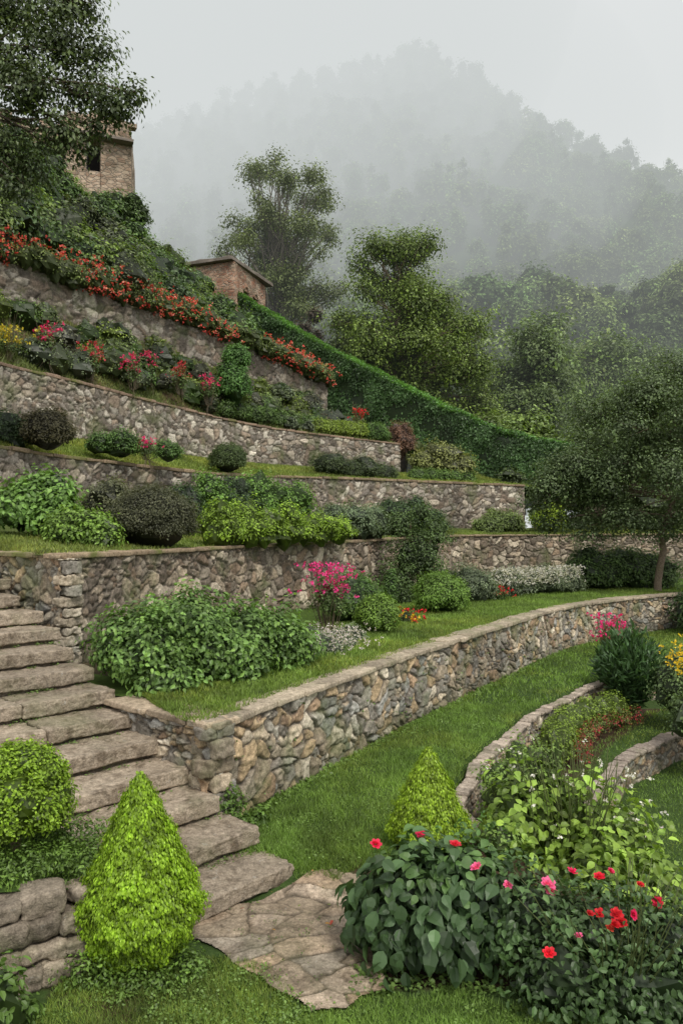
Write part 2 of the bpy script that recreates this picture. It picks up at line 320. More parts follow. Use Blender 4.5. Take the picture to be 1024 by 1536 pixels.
# ================================================================= NEAR GROUND
FY=[0,5.9,6.6,7.6,9.1,11.37,13.7,15.5,17,18]; FX=[2.4,2.3,1.3,1.14,1.65,2.85,4.57,7.0,10.5,14]
GY=[0,6,8,9.38,10.97,12.2,13.6,15]; GX=[2.9,2.8,2.65,3.08,4.08,5.34,8,13]
def Hn(x,y):
    xf=np.interp(y,FY,FX);xg=np.interp(y,GY,GX)
    wf=np.interp(y,[0,6,7.6],[.7,.5,.15]);wg=np.interp(y,[0,7,8.5],[.9,.6,.15])
    z=.15*ss((y-5.9)/.6)+.02*(vn(np.stack([x,y,x*0],-1),.9)-.5)
    z=z-ss((x-(xf-.2))/wf)*(z+.38); z=z-ss((x-(xg-.2))/wg)*.4
    return z
xs=np.arange(-9,20,.08);ys=np.arange(-3,27,.08);X,Y=np.meshgrid(xs,ys,indexing='ij')
Z=Hn(X,Y); C=np.tile(np.array((.045,.08,.022)),X.shape+(1,))
soilc=np.array((.055,.036,.024))
bed=((X>.12)&(X<2.6)&(Y>4.78)&(Y<6.4))|((X<-1.2)&(X>-2.2)&(Y<5.35)&(Y>4.3)&((Y+X*.9)>3.2))
xf=np.interp(Y,FY,FX);xg=np.interp(Y,GY,GX)
bed|=(X>xf-.1)&(X<xf+1.0)&(Y>6)&(Y<14)
bed|=(Y>6.1)&(Y<7.4)&(X>.5)&(X<1.3)
bw=bed.astype(float)
C=C*(1-bw[...,None])+soilc*bw[...,None]
n0,n1=X.shape;idx=np.arange(n0*n1).reshape(n0,n1);F=np.stack([idx[:-1,:-1],idx[1:,:-1],idx[1:,1:],idx[:-1,1:]],-1).reshape(-1,4)
g=Geo();g.add(np.stack([X,Y,Z],-1).reshape(-1,3),F,C.reshape(-1,3));g.build('garden_ground',GROUND,True)
g=Geo();g.add([(-1500,-1500,-.95),(1500,-1500,-.95),(1500,1500,-.95),(-1500,1500,-.95)],[(0,1,2,3)],(.05,.08,.02));g.build('ground',GROUND)

# flagstone path
poly=np.array([(-1.1,5.6),(-1.0,5.35),(-.76,5.12),(-.56,4.98),(-.36,4.76),(-.2,4.58),(.02,4.55),(.1,4.68),(.3,4.74),(.25,4.95),(.25,5.2),(.3,5.7),(.2,6.15),(-.1,6.28),(-.3,6.25),(-.6,5.9)])
def inpoly(x,y,P):
    r=np.zeros(x.shape,bool);j=len(P)-1
    for i in range(len(P)):
        a,b=P[i],P[j]; c=((a[1]>y)!=(b[1]>y))&(x<(b[0]-a[0])*(y-a[1])/(b[1]-a[1]+1e-12)+a[0]); r^=c; j=i
    return r
def inpath(x,y):   # grass grows raggedly over the edges of the flags
    q=np.stack([x,y,x*0],-1); return inpoly(x+.18*(vn(q,5,21)-.5)+.09*(vn(q,21,25)-.5),y+.18*(vn(q,5,22)-.5)+.09*(vn(q,21,26)-.5),poly_in)
cen=np.array([-.3,5.4]);poly_in=cen+(poly-cen)*np.array([.88,.91])
xs=np.arange(-1.3,.5,.011);ys=np.arange(4.3,6.5,.011);X,Y=np.meshgrid(xs,ys,indexing='ij');Pp=np.stack([X,Y,X*0],-1)
F1,F2,ID=voro(X/.34+.9*(vn(Pp,3,2)-.5)+.1*(vn(Pp,16,3)-.5),Y/.27+.9*(vn(Pp,3,5)-.5)+.1*(vn(Pp,16,4)-.5),5,.85);e=ss((F2-F1)/.10)
dirt=ss((vn(Pp,3.5,31)-.48)/.2)
Z=Hn(X,Y)+.014+.015*e*(1-.6*dirt)+.014*(ID-.5)*e+.007*(vn(Pp,12,1)-.5)+.014*(vn(Pp,2.5,6)-.5)+.006*(vn(Pp,40,7)-.5)
pal=np.array([(.38,.30,.22),(.33,.27,.20),(.44,.36,.28),(.31,.27,.22),(.40,.30,.21)]);C=pal[(ID*997%1*5).astype(int)%5]*(.7+.5*vn(Pp,6,3))[...,None];C=C*e[...,None]+np.array((.10,.08,.055))*(1-e[...,None])
C=C*(1-.4*dirt[...,None])+np.array((.18,.14,.10))*.4*dirt[...,None]
idx=np.arange(X.size).reshape(X.shape);F=np.stack([idx[:-1,:-1],idx[1:,:-1],idx[1:,1:],idx[:-1,1:]],-1).reshape(-1,4)
wx=X+.10*(vn(Pp,5,8)-.5);wy=Y+.10*(vn(Pp,5,9)-.5);mk=inpoly(wx,wy,poly).ravel();F=F[mk[F].all(1)]
g=Geo();g.add(np.stack([X,Y,Z],-1).reshape(-1,3),F,C.reshape(-1,3));g.build('flagstone_path',PAVE,True)

# ================================================================= STAIRS
a_=np.array([-.73,.683]);e_=np.array([-.683,-.73]);R0=np.array([-.39,6.2]);AX=axes(-e_[0],-e_[1])
par=empty('stone_staircase');g=Geo();g2=Geo()
for i in range(15):
    W=1.15+.2*i; zt=.165+.171*i; p=R0+a_*.44*i+e_*rng.uniform(-.05,.04)
    ns=1+int(W>2.0)+int(W>3.2); cuts=np.r_[0,np.sort(np.linspace(0,1,ns+1)[1:-1]+rng.uniform(-.12,.12,ns-1)),1]*W
    for s0,s1 in zip(cuts[:-1],cuts[1:]):
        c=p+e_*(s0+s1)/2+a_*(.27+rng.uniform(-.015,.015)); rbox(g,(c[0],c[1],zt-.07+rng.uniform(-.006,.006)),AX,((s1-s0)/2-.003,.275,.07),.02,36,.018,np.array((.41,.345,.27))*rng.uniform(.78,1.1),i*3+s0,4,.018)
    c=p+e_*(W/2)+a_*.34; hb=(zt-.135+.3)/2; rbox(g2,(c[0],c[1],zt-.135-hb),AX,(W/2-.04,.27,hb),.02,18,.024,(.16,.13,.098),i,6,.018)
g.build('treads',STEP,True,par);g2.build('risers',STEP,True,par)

# ================================================================= WALLS
parA=empty('stone_retaining_wall')
A=[(-1.145,6.86,.05,1.06),(-.51,8.15,.05,1.06),(.81,10.57,.05,1.06),(3.12,14.48,.05,1.07),(5.48,18.1,.05,1.07),(8.74,21.0,.05,1.07),(13,22.8,.05,1.07),(18,23.4,.05,1.07)]
Ar=[(-2.35,7.95,.3,1.06),(-2.08,7.67,.3,1.06),(-1.145,6.86,.05,1.06)]
_,LA,nA,tA,sA=wall('x',A,.23,.165,.013,.05,PAL_A,3,parent=parA,capcol=(.43,.37,.285),capw=.36,caph=.07,capn=10,caplen=(.4,.8),chips=.8)
wall('x',Ar,.24,.15,.013,.045,PAL_A,8,parent=parA,capcol=(.40,.325,.24),capw=.42,caph=.075,caplen=(.5,.8),capn=12)
def quoins(par,x,y,z0,z1,d1,d2,pal):
    g=Geo();z=z0;i=0
    while z<z1:
        h=rng.uniform(.09,.17);h=min(h,z1-z+.02);l=rng.uniform(.12,.19)
        rbox(g,(x,y,z+h/2),axes(*(d1 if i%2 else d2)),(l,rng.uniform(.10,.125),h/2-.003),.022,12,.026,pal[rng.integers(len(pal))]*rng.uniform(.65,.95),i*7.7,9,.02);z+=h;i+=1
    g.build('quoins',WALL,True,par)
quoins(parA,-1.15,6.98,.02,1.05,(.5,.86),(.76,-.65),PAL_A)
parB=empty('stone_retaining_wall')
B=[(-3.37,9.3,1.1,2.5),(-2.9,11.0,1.0,2.5),(-2.3,13,1.0,2.52),(-1.2,16,1.0,2.55),(.83,19.7,1.0,2.6),(2.2,23,1.0,2.66),(4.1,26,1.0,2.7),(7,27.6,1.0,2.72),(10.4,28.2,1.0,2.74),(18,28.5,1,2.74)]
Br=[(-5.2,10.95,1.9,2.5),(-4.4,10.2,1.5,2.5),(-3.37,9.3,1.1,2.5)]
wall('x',B,.28,.2,.022,.05,PAL_G*np.array([1.05,.99,.92]),14,parent=parB,capcol=(.31,.24,.165),capw=.35,caph=.06,capmat=CAPM)
wall('x',Br,.22,.15,.018,.04,PAL_A*.95,18,parent=parB,capcol=(.31,.25,.175),capw=.35,caph=.06,capmat=CAPM)
quoins(parB,-3.34,9.42,1.1,2.48,(.25,.97),(.75,-.66),PAL_A)
Cw=[(-8.2,10.2,2.7,4.45),(-7.4,12.5,2.7,4.46),(-6.68,15,2.7,4.46),(-5.97,17.5,2.7,4.48),(-3.48,22,2.7,4.48),(.63,26,2.8,4.62),(4,28.4,2.8,4.65),(7.2,30.2,2.8,4.65)]
wall('stone_retaining_wall',Cw,.29,.2,.03,.05,PAL_G,24,capcol=(.29,.22,.15),capw=.4,caph=.08,capmat=CAPM)
Dw=[(-8.9,14.5,5.0,6.72),(-8.45,16.2,5.0,6.75),(-8.0,18,5.0,6.75),(-7.17,20,5.0,6.8),(-5.47,24,5.0,6.8),(-2.7,28,5.0,6.65),(2.45,32,5.0,6.5)]
wall('stone_retaining_wall',Dw,.3,.21,.032,.05,PAL_G*1.08,34,capcol=(.28,.20,.15),capw=.4,caph=.08,capmat=CAPM)
Ew=[(-11.4,15.5,8.6,10.3),(-10.3,18.5,8.6,10.35),(-9.35,21,8.7,10.4),(-7.55,24,8.8,10.42),(-5.16,28,8.7,10.35),(-2.56,32,8.4,10.0),(-.67,35,8,9.6)]
wall('stone_retaining_wall',Ew,.38,.26,.042,.06,PAL_G*.7,44,capcol=(.22,.19,.15),capw=.45,caph=.1,capmat=CAPM)
yy=np.array([6.9,7.6,8.4,9.1,10.2,11.37,12.5,13.7,15,16]);Fw=[(float(np.interp(y,FY,FX)),float(y),-.5,.11) for y in yy]
wall('low_stone_border_wall',Fw,.15,.10,.013,.04,PAL_A*1.1,54,capw=.16,caph=.05,capcol=(.42,.36,.30),caplen=(.10,.22),mortar=(.17,.145,.12))
yy=np.array([7.6,8.4,9.38,10.2,10.97,11.6,12.2,12.9,13.6]);Gw=[(float(np.interp(y,GY,GX)),float(y),-.95,-.38) for y in yy]
wall('low_stone_border_wall',Gw,.15,.10,.016,.04,PAL_A*.85,64,capw=.2,caph=.05,capcol=(.34,.29,.25),caplen=(.12,.24))
g=Geo();ln,_=catmull([(-3.0,4.75),(-2.5,4.72),(-2.05,4.8),(-1.72,4.98),(-1.5,5.25)],n=60)
for row in range(4):
    a=R()*.1
    while a<1:
        l=rng.uniform(.16,.38)/1.75;c=ln[min(int((a+l/2)*59),59)];k=min(int((a+l/2)*59),57);t=ln[k+1]-ln[k];tilt=rng.uniform(-.1,.1)
        ax=axes(*t);ax=[[ax[0][0],ax[0][1],tilt],ax[1],ax[2]]
        rbox(g,(c[0]+rng.uniform(-.03,.03),c[1]+rng.uniform(-.03,.03)+row*.025,.06+.135*row),ax,(l*1.75/2*1.02,.13,.072*rng.uniform(.75,1.12)),.04,14,.03,np.array((.31,.265,.21))*rng.uniform(.5,1.3),a*9+row,7,.016);a+=l
g.build('dry_stone_wall',ROCK,True)

# ================================================================= TERRACES
SA=loft('terrace_lawn',[(-2.5,8.15,1.1)]+[(-2.0,7.85,1.1)]+[(p[0]-.12,p[1]+.08,1.1) for p in A],[(-3.6,9.2,1.2)]+[(p[0],p[1],1.15) for p in B],n=200)
SB=loft('terrace_lawn',[(-9,9.5,2.5),(-6.8,10.5,2.5),(-5.2,11.05,2.53),(-4.4,10.35,2.53)]+[(p[0]-.12,p[1]+.1,p[3]+.03) for p in B],[(-9,10.2,2.9)]+[(p[0],p[1],3.0) for p in Cw]+[(10,31.3,3.4),(18,31,3.2)],n=200,col=(.08,.11,.03))
SC=loft('terrace_lawn',[(p[0]-.12,p[1]+.1,p[3]+.03) for p in Cw]+[(9.5,31,4.4)],[(p[0],p[1],5.35) for p in Dw]+[(5,33.2,5.4),(8,33.3,4.9)],n=200)
SD=loft('planted_slope',[(p[0]-.12,p[1]+.1,p[3]+.03) for p in Dw]+[(4.8,32.9,5.6),(8,33.2,4.9)],[(p[0],p[1],p[2]+.4) for p in Ew]+[(3.0,36,7.3),(8.5,33.6,4.8)],n=200,k=20,col=(.08,.10,.035),soil=(.11,.08,.05),amp=.15)
ridge=[(-32,16,19),(-16,22,16.6),(-12,27,16.2),(-9.5,33,15.7),(-7.5,38,14.4),(-5.7,42,13.3),(-1.1,39,9.9),(3.4,36,7.0),(7.2,33.5,4.9),(9.4,32,4.5)]
SE=loft('hillside',[(-11.6,15.5,10.4)]+[(p[0]-.15,p[1]+.1,p[3]+.05) for p in Ew],ridge[1:7],n=160,k=24,col=(.045,.07,.02),soil=(.08,.06,.04),amp=.3)
loft('hillside',ridge+[(14,31.5,3.2),(30,29,2),(90,26,1)],[(-90,60,30),(-40,60,22),(-15,60,17),(-5,60,13),(5,60,9),(15,60,6.5),(30,60,5),(90,60,5)],n=160,k=16,col=(.035,.06,.02),amp=.3)
loft('terrace_bank',[(-3.2,8.9,1.0),(-2.4,8.0,1.0),(-1.9,7.6,1.0)],[(-3.5,9.4,1.2),(-3.0,9.6,1.2),(-2.5,9.8,1.2)],n=20,k=6,amp=.02,col=(.06,.05,.03))
SL=loft('planting_bed',[(-1.42,5.22,.25),(-1.7,5.05,.48),(-2.1,4.9,.54),(-2.6,4.82,.55),(-5,4.8,.6)],[(-1.5,5.5,.32),(-2.0,5.85,.5),(-2.5,6.1,.66),(-3.3,6.4,1.0),(-5.5,6.5,1.4)],n=60,col=(.05,.09,.02),amp=.03)

# ================================================================= LAWN BLADES
g=Geo();LC=(.125,.205,.040)
def sc_lawn(n,x0,x1,y0,y1,mask,h,w,col=LC,ymin_pow=1.):
    y=y0+(y1-y0)*R(n)**ymin_pow;x=x0+(x1-x0)*R(n);m=mask(x,y);x,y=x[m],y[m];P=np.stack([x,y,Hn(x,y)-.003],1);blades(g,P,h,w,col)
mlawn=lambda x,y:(x>np.interp(y,LA[:,1],LA[:,0])+.03)&(x<np.interp(y,FY,FX)-.13)&(y>6.15+.12*np.sin(x*9))&~inpath(x,y)&~((y<7.4)&(x>.45))
mlawn2=lambda x,y:(x<np.interp(y,FY,FX)-.22)&(y>6.15+.1*np.sin(x*9))&(x>np.where(y<6.86,-.42-(y-6.3)*.9,9))&~inpath(x,y)&~((y<7.4)&(x>.45))
sc_lawn(150000,-1.1,3.3,6.1,12,mlawn,.055,.009,ymin_pow=1.3);sc_lawn(14000,-1,.5,6.1,6.9,mlawn2,.05,.008)
sc_lawn(100000,1,14,12,22,mlawn,.07,.02)
mfg=lambda x,y:~inpath(x,y)&(y<5.1-.1*x)&(x>-1.75+.0*y)&(x<-.05)&((y<4.98)|(x>-1.0))
sc_lawn(46000,-1.8,0,3.6,5.15,mfg,.045,.007);sc_lawn(38000,-.1,1.7,3.6,4.95,lambda x,y:~inpath(x,y)&(y<4.84-.16*x+.08*np.sin(x*11)),.042,.007)
sc_lawn(50000,1.5,9,8,15,lambda x,y:(x>np.interp(y,FY,FX)+.8)&(x<np.interp(y,GY,GX)-.15),.05,.013)
sc_lawn(55000,2.5,9,6.3,14,lambda x,y:(x>np.interp(y,GY,GX)+.1),.05,.013)
g.build('lawn_grass',GRASS)
g=Geo()
def weeds(P,s,col=(.11,.175,.04),k=9,sp=.03):
    n=len(P);Q=np.repeat(P,k,0)+G(size=(n*k,3))*np.array([sp,sp,sp*.3]);Q[:,2]=np.maximum(Q[:,2],np.repeat(P[:,2],k)+.003)
    leaves(g,Q,G(size=(n*k,3))*.45+np.array([0,0,1]),G(size=(n*k,3))+np.array([0,0,.4]),s*rng.uniform(.5,1.3,n*k),np.array(col)*rng.uniform(.6,1.4,(n*k,1)),ROUND)
x=rng.uniform(-1.1,2.4,1500);y=6.2+5*R(1500);m=mlawn(x,y)&(vn(np.stack([x,y,x*0],-1),1.7,3)>.5);weeds(np.stack([x,y,Hn(x,y)+.015],1)[m],.02)
x=rng.uniform(-1.8,1.2,900);y=rng.uniform(3.8,5.0,900);m=(mfg(x,y)|((x>0)&(y<4.6)&~inpath(x,y)))&(vn(np.stack([x,y,x*0],-1),2.3,3)>.45);weeds(np.stack([x,y,Hn(x,y)+.02],1)[m],.018)
i=rng.integers(0,int(len(LA)*.7),420);o=np.abs(G(size=420))*.05+.05;P=np.c_[LA[i,0]+nA[i,0]*o,LA[i,1]+nA[i,1]*o,np.full(420,.15)];weeds(P,.04,k=8,sp=.05)
i=rng.integers(0,int(len(LA)*.9),130);P=np.c_[LA[i,0]+nA[i,0]*.05,LA[i,1]+nA[i,1]*.05,rng.uniform(.2,1.05,130)];weeds(P,.028,(.09,.14,.04),7,.03)
q=rng.integers(0,13,190);s_=R(190)*(1.1+.2*q);P=np.stack([R0[0]+a_[0]*(.44*q-.01)+e_[0]*s_,R0[1]+a_[1]*(.44*q-.01)+e_[1]*s_,.171*q+.0],1);weeds(P[q>0],.022,(.09,.14,.035),8,.03)
P=np.stack([rng.uniform(-.9,.2,70),rng.uniform(4.6,6.2,70),np.full(70,.03)],1);P=P[inpoly(P[:,0],P[:,1],poly)];weeds(P,.014,(.09,.12,.04),6,.03)
x=rng.uniform(.1,1.3,70);y=rng.uniform(4.72,4.95,70);weeds(np.stack([x,y,Hn(x,y)+.02],1),.03,(.08,.13,.03),8,.04)
g.build('lawn_weeds',LEAF)
g=Geo();n=30;x=rng.uniform(-1.0,.3,n);y=rng.uniform(4.5,6.2,n);leaves(g,np.stack([x,y,Hn(x,y)+.045],1),G(size=(n,3))*.25+np.array([0,0,1]),G(size=(n,3)),rng.uniform(.02,.045,n),np.array([(.35,.2,.06),(.4,.08,.05),(.15,.2,.05)])[rng.integers(0,3,n)],L8)
g.build('fallen_leaves',PET)
g=Geo()
def strip_grass(S,n,u0,u1,v0,v1,h,w,col=LC,pw=1.):
    u=u0+(u1-u0)*R(n)**pw;v=v0+(v1-v0)*R(n);blades(g,sample(S,u,v),h,w,col)
strip_grass(SA,110000,0.03,.75,.0,.7,.06,.014,col=(.14,.215,.04),pw=1.4)
strip_grass(SB,70000,0.1,.95,.0,.6,.07,.022,col=(.15,.20,.045));strip_grass(SC,60000,0,1,0,.9,.09,.028,col=(.165,.215,.045))
strip_grass(SD,30000,0,1,0,1,.14,.035,col=(.13,.17,.05));strip_grass(SL,9000,0,1,0,1,.05,.008)
g.build('terrace_grass',GRASS)

# ================================================================= FOREGROUND PLANTS
topiary('conical_cypress',-1.33,5.12,-.02,1.22,.395,13000,6,.024,(.155,.245,.016))
topiary('conical_cypress',.74,6.6,.02,.93,.34,7000,6,.025,(.17,.25,.02))
g=Geo();bl=[(-2.28,5.45,.92,.27)]+[(-2.28+.24*math.cos(a)*math.cos(b),5.45+.24*math.sin(a)*math.cos(b),.93+.24*math.sin(b),.15) for a,b in [(R()*6.28,rng.uniform(-.5,1.4)) for _ in range(26)]]
shrub(g,bl,4200,7,.028,(.145,.235,.018),lump=.2,depth=.14,tipup=.6,var=.9);limb(g,(-2.28,5.45,.45),(-2.28,5.45,.9),.04,.03,(.12,.09,.06));g.build('rounded_shrub',LEAF)
def stems(g,n,c,r,z0,z1,col=(.09,.11,.04),rad=.006):
    for _ in range(n):
        a=R()*6.28;q=R()**.5; limb(g,(c[0]+r*.3*q*math.cos(a),c[1]+r*.3*q*math.sin(a),z0),(c[0]+r*q*math.cos(a),c[1]+r*q*math.sin(a),z1*rng.uniform(.8,1.05)),rad,rad*.4,col,.1,5)
g=Geo();DG=(.048,.088,.034)
shrub(g,[(.47,5.2,.34,.38,.34,.36),(.85,5.15,.32,.36,.34,.36),(.28,5.2,.24,.24,.25,.26),(.6,5.0,.2,.38,.25,.22)],660,3,.11,DG,cr=.07,tm=BIG,lump=.24,var=.8,depth=.26,tipup=-.6,yel=.12,cscale=.58)
shrub(g,[(.47,5.2,.38,.3,.3,.36),(.8,5.2,.36,.3,.3,.36)],130,3,.085,(.07,.13,.04),cr=.06,tm=BIG,lump=.15,depth=.1,low=.2,tipup=.3,cores=False)
shrub(g,[(.85,5.3,.4,.45,.3,.4)],160,4,.05,(.06,.12,.03),tm=L8,lump=.3,depth=.2,cores=False)
g.build('broad_leaved_flowering_bush',LEAF)
g=Geo();gs=Geo()
for (x,y,z,c,s) in [(.226,5.15,.735,(.8,.03,.10),.05),(.535,5.25,.765,(.85,.05,.16),.05),(.75,5.12,.745,(.75,.04,.08),.052),(.86,4.95,.67,PINK,.055)]:
    rose(g,(x,y,z),s*1.3,c);rose(g,(x,y,z+.008),s*.8,c);limb(gs,(x+.01,y+.02,.45),(x,y,z),.004,.003,(.08,.12,.03))
g.build('pink_flowers',PET);gs.build('flower_stems',LEAF)
g=Geo()
RB=[(1.2,5.0,.28,.36,.35,.32),(1.55,4.9,.26,.42,.35,.32),(2.0,4.85,.22,.4,.35,.3),(1.3,4.65,.14,.35,.3,.26),(1.75,4.55,.12,.45,.3,.24),(2.25,4.75,.12,.35,.3,.3)]
shrub(g,RB,1800,5,.050,(.055,.10,.033),cr=.06,tm=L8,lump=.45,depth=.32,yel=.2,cscale=.58,tipup=0,var=.9)
stems(g,90,(1.7,4.8),.65,0,.62);g.build('rose_bush',LEAF)
g=Geo()
for (x,y,z,c,s) in [(1.287,4.85,.61,PINK,.06),(1.30,4.84,.57,PINK,.05),(1.487,5,.62,(.8,.03,.15),.045),(1.64,4.95,.61,(.75,.02,.05),.05),(1.97,4.85,.5,(.7,.03,.08),.05),(1.184,4.45,.40,(.75,.02,.04),.05),
    (1.557,4.7,.50,RED,.045),(1.66,4.7,.50,RED,.055),(1.63,4.65,.46,RED,.05),(1.69,4.7,.45,RED,.045),(1.60,4.65,.44,CORAL,.04),(2.08,4.6,.36,RED,.04),(1.5,4.7,.5,RED,.035),(2.15,4.7,.33,CORAL,.04),(1.9,4.95,.56,RED,.035),
    (1.05,4.9,.58,PINK,.04),(1.40,4.6,.42,PINK,.035),(1.78,4.75,.47,(.8,.03,.15),.04),(2.02,4.5,.33,CORAL,.035),(1.75,5.05,.6,(.8,.03,.15),.035)]:
    rose(g,(x,y,z),s*1.3,c);rose(g,(x,y,z+.008),s*.8,c)
g.build('rose_blooms',PET)
g=Geo();LB=[(1.5,6.8,.2,.3,.4,.5),(1.85,7.0,.25,.35,.4,.52),(2.2,6.8,.1,.35,.4,.5),(2.5,6.9,-.05,.32,.4,.5),(2.0,6.3,-.05,.45,.35,.42),(2.5,6.3,-.2,.35,.35,.42)]
shrub(g,LB,850,4,.08,(.17,.265,.045),cr=.09,tm=BIG,lump=.5,depth=.4,yel=.4,cscale=.45,tipup=.25,var=.9)
shrub(g,[(1.72,7.7,.15,.35,.35,.45),(2.0,8.3,.1,.35,.4,.45),(1.3,6.5,.1,.2,.25,.35),(1.6,7.2,.3,.25,.25,.5),(1.95,7.3,.4,.2,.2,.5)],1200,6,.042,(.14,.22,.05),tm=L8,lump=.45,depth=.35)
stems(g,70,(2.0,6.8),.62,-.2,.95);g.build('lime_leaved_perennials',LEAF)
g=Geo();c=np.stack([rng.uniform(1.4,2.6,50),rng.uniform(6.2,7.8,50),rng.uniform(.35,.85,50)],1);bloomcloud(g,c,.028,WHITE,6);c=np.stack([rng.normal(2.95,.15,60),rng.normal(8.0,.15,60),rng.uniform(-.45,-.1,60)],1);bloomcloud(g,c,.035,(.75,.68,.66),5);g.build('white_blossoms',PET)
g=Geo();shrub(g,[(2.95,8.0,-.4,.25,.25,.3),(3.0,7.3,-.6,.25,.25,.2)],260,5,.045,(.11,.16,.05),tm=L8,lump=.4);g.build('border_perennials',LEAF)
g=Geo();shrub(g,[(-1.95,4.28,.1,.25,.25,.32),(-2.15,4.35,.15,.2,.2,.3)],260,6,.05,(.08,.14,.03),tm=L8,lump=.3)
shrub(g,[(-1.6,4.85,.03,.22,.12,.14),(-1.25,4.82,.02,.28,.12,.1),(-.98,4.98,.03,.15,.15,.13),(-1.75,5.25,.6,.28,.22,.1),(-2.1,5.15,.62,.3,.2,.1),(-2.6,5.2,.65,.3,.25,.12),(-2.0,5.7,.6,.35,.2,.12)],1300,6,.028,(.10,.175,.03),lump=.3,cores=False,depth=.3)
shrub(g,[(-1.0,6.95,.35,.12,.12,.22),(-.9,6.85,.2,.14,.12,.15),(-.75,7.05,.2,.12,.12,.1)],160,6,.04,(.09,.16,.03),tm=L8,lump=.4,cores=False,depth=.3)
g.build('ground_cover_plants',LEAF)
g=Geo();ln,_=catmull([(2.95,10.6),(3.25,11.4),(3.8,12.2),(4.5,12.8)],n=9)
shrub(g,[(p[0],p[1],-.12,.27,.27,.3) for p in ln],1500,6,.035,(.15,.225,.03),lump=.2);g.build('edging_hedge',LEAF)
g=Geo();shrub(g,[(p[0]+.3,p[1]-.12,-.2,.12,.16,.18) for p in ln],240,6,.03,(.26,.03,.035),lump=.2,cores=False);shrub(g,[(p[0]+.3,p[1]-.12,-.2,.12,.16,.17) for p in ln],420,6,.03,(.10,.13,.03),lump=.2,cores=False);g.build('red_edging_flowers',LEAF)
g=Geo();n=6200;a=R(n)*6.28;q=R(n)**.6;b=np.stack([5.0+.1*q*np.cos(a),13.4+.1*q*np.sin(a),np.full(n,-.3)],1);T=np.stack([5.0+(.62*q)*np.cos(a),13.4+.6*q*np.sin(a),-.3+1.35*(1-.35*q**2)*rng.uniform(.75,1.1,n)],1);t=R(n)[:,None]**.6
P=b*(1-t)+T*t;leaves(g,P,G(size=(n,3)),(T-b)+G(size=(n,3))*.4,rng.uniform(.10,.2,n),np.array((.04,.08,.027))*rng.uniform(.5,1.6,(n,1)),NEEDLE);core(g,(5.0,13.4,.15),(.32,.32,.5),.1,2,(.02,.04,.012));g.build('spiky_evergreen_shrub',LEAF)
g=Geo();shrub(g,[(5.15,11.3,.1,.35,.4,.45),(5.6,11.2,.2,.5,.4,.6),(5.5,12.6,.3,.4,.4,.6),(5.9,12.4,.2,.6,.5,.7)],1700,6,.055,(.12,.18,.07),tm=L8,lump=.4,depth=.25);g.build('border_shrub',LEAF)
g=Geo();c=np.stack([rng.normal(5.4,.2,90),rng.normal(12.1,.15,90),rng.normal(.85,.15,90)],1);bloomcloud(g,c,.045,(.75,.55,.03),5);g.build('yellow_flowers',PET)
def flowering(name,x,y,z0,z1,r,col,nb=60,leafc=(.09,.14,.04),fs=.04,lf=.05):
    p=empty(name);g=Geo();stems(g,26,(x,y),r,z0,z1,(.10,.08,.05),.008*max(1,r));h=z1-z0
    shrub(g,[(x,y,z0+h*.45,r*.7,r*.7,h*.4)],int(nb*2.2),5,lf,leafc,tm=Q4,lump=.4,depth=.35,cores=False);g.build('stems_and_leaves',LEAF,parent=p)
    g=Geo();c=np.stack([rng.normal(x,r*.5,nb),rng.normal(y,r*.4,nb),rng.uniform(z0+h*.5,z1,nb)],1);bloomcloud(g,c,fs,col,6);g.build('blossoms',PET,parent=p)
flowering('pink_flowering_shrub',5.65,16.2,.1,1.1,.38,MAG,80,fs=.05)
flowering('magenta_flowering_shrub',-.2,13,1.15,2.3,.45,(.7,.05,.26),150,fs=.046)

# ================================================================= TERRACE PLANTS
def S1(name,blobs,n,leaf,col,k=6,**kw):
    g=Geo();shrub(g,blobs,n,k,leaf,col,**kw);return g.build(name,LEAF)
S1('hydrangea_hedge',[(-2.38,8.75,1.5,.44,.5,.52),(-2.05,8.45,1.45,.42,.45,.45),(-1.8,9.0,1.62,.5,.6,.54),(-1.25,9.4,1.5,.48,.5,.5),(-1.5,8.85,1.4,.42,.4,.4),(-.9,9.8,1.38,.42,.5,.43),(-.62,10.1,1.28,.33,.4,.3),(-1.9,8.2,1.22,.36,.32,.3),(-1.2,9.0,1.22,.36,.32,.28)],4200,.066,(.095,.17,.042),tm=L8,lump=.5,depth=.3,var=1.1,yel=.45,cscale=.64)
g=Geo();shrub(g,[(-.25,10.9,1.15,.3,.3,.2),(-.05,11.6,1.15,.3,.4,.2),(.1,12.3,1.15,.3,.3,.18),(-.5,11.4,1.2,.3,.3,.25)],700,6,.04,GREY,lump=.3);g.build('silver_groundcover',LEAF)
g=Geo();c=np.stack([rng.normal(-.12,.24,460),rng.normal(11.4,.5,460),rng.uniform(1.2,1.38,460)],1);bloomcloud(g,c,.028,(.58,.54,.52),4);g.build('white_groundcover_flowers',PET)
S1('rounded_shrub',[(.62,13.2,1.38,.36)],1100,.04,(.11,.185,.03),lump=.15,depth=.1)
S1('rounded_shrub',[(.2,14.8,1.5,.5,.5,.5),(.45,15.6,1.4,.4,.4,.5)],1200,.05,GREEN,lump=.3)
S1('rounded_shrub',[(2.15,16.6,1.45,.58,.55,.48)],1500,.045,(.10,.175,.03),lump=.2,depth=.1)
g=Geo();c=np.stack([rng.normal(1.15,.2,70),rng.normal(14.6,.2,70),rng.uniform(1.15,1.4,70)],1);bloomcloud(g,c[:40],.05,RED,5);bloomcloud(g,c[40:],.05,(.75,.5,.03),5);shrub(g,[(1.15,14.7,1.15,.35,.3,.22)],200,5,.05,GREEN);g.build('bedding_flowers',PET)
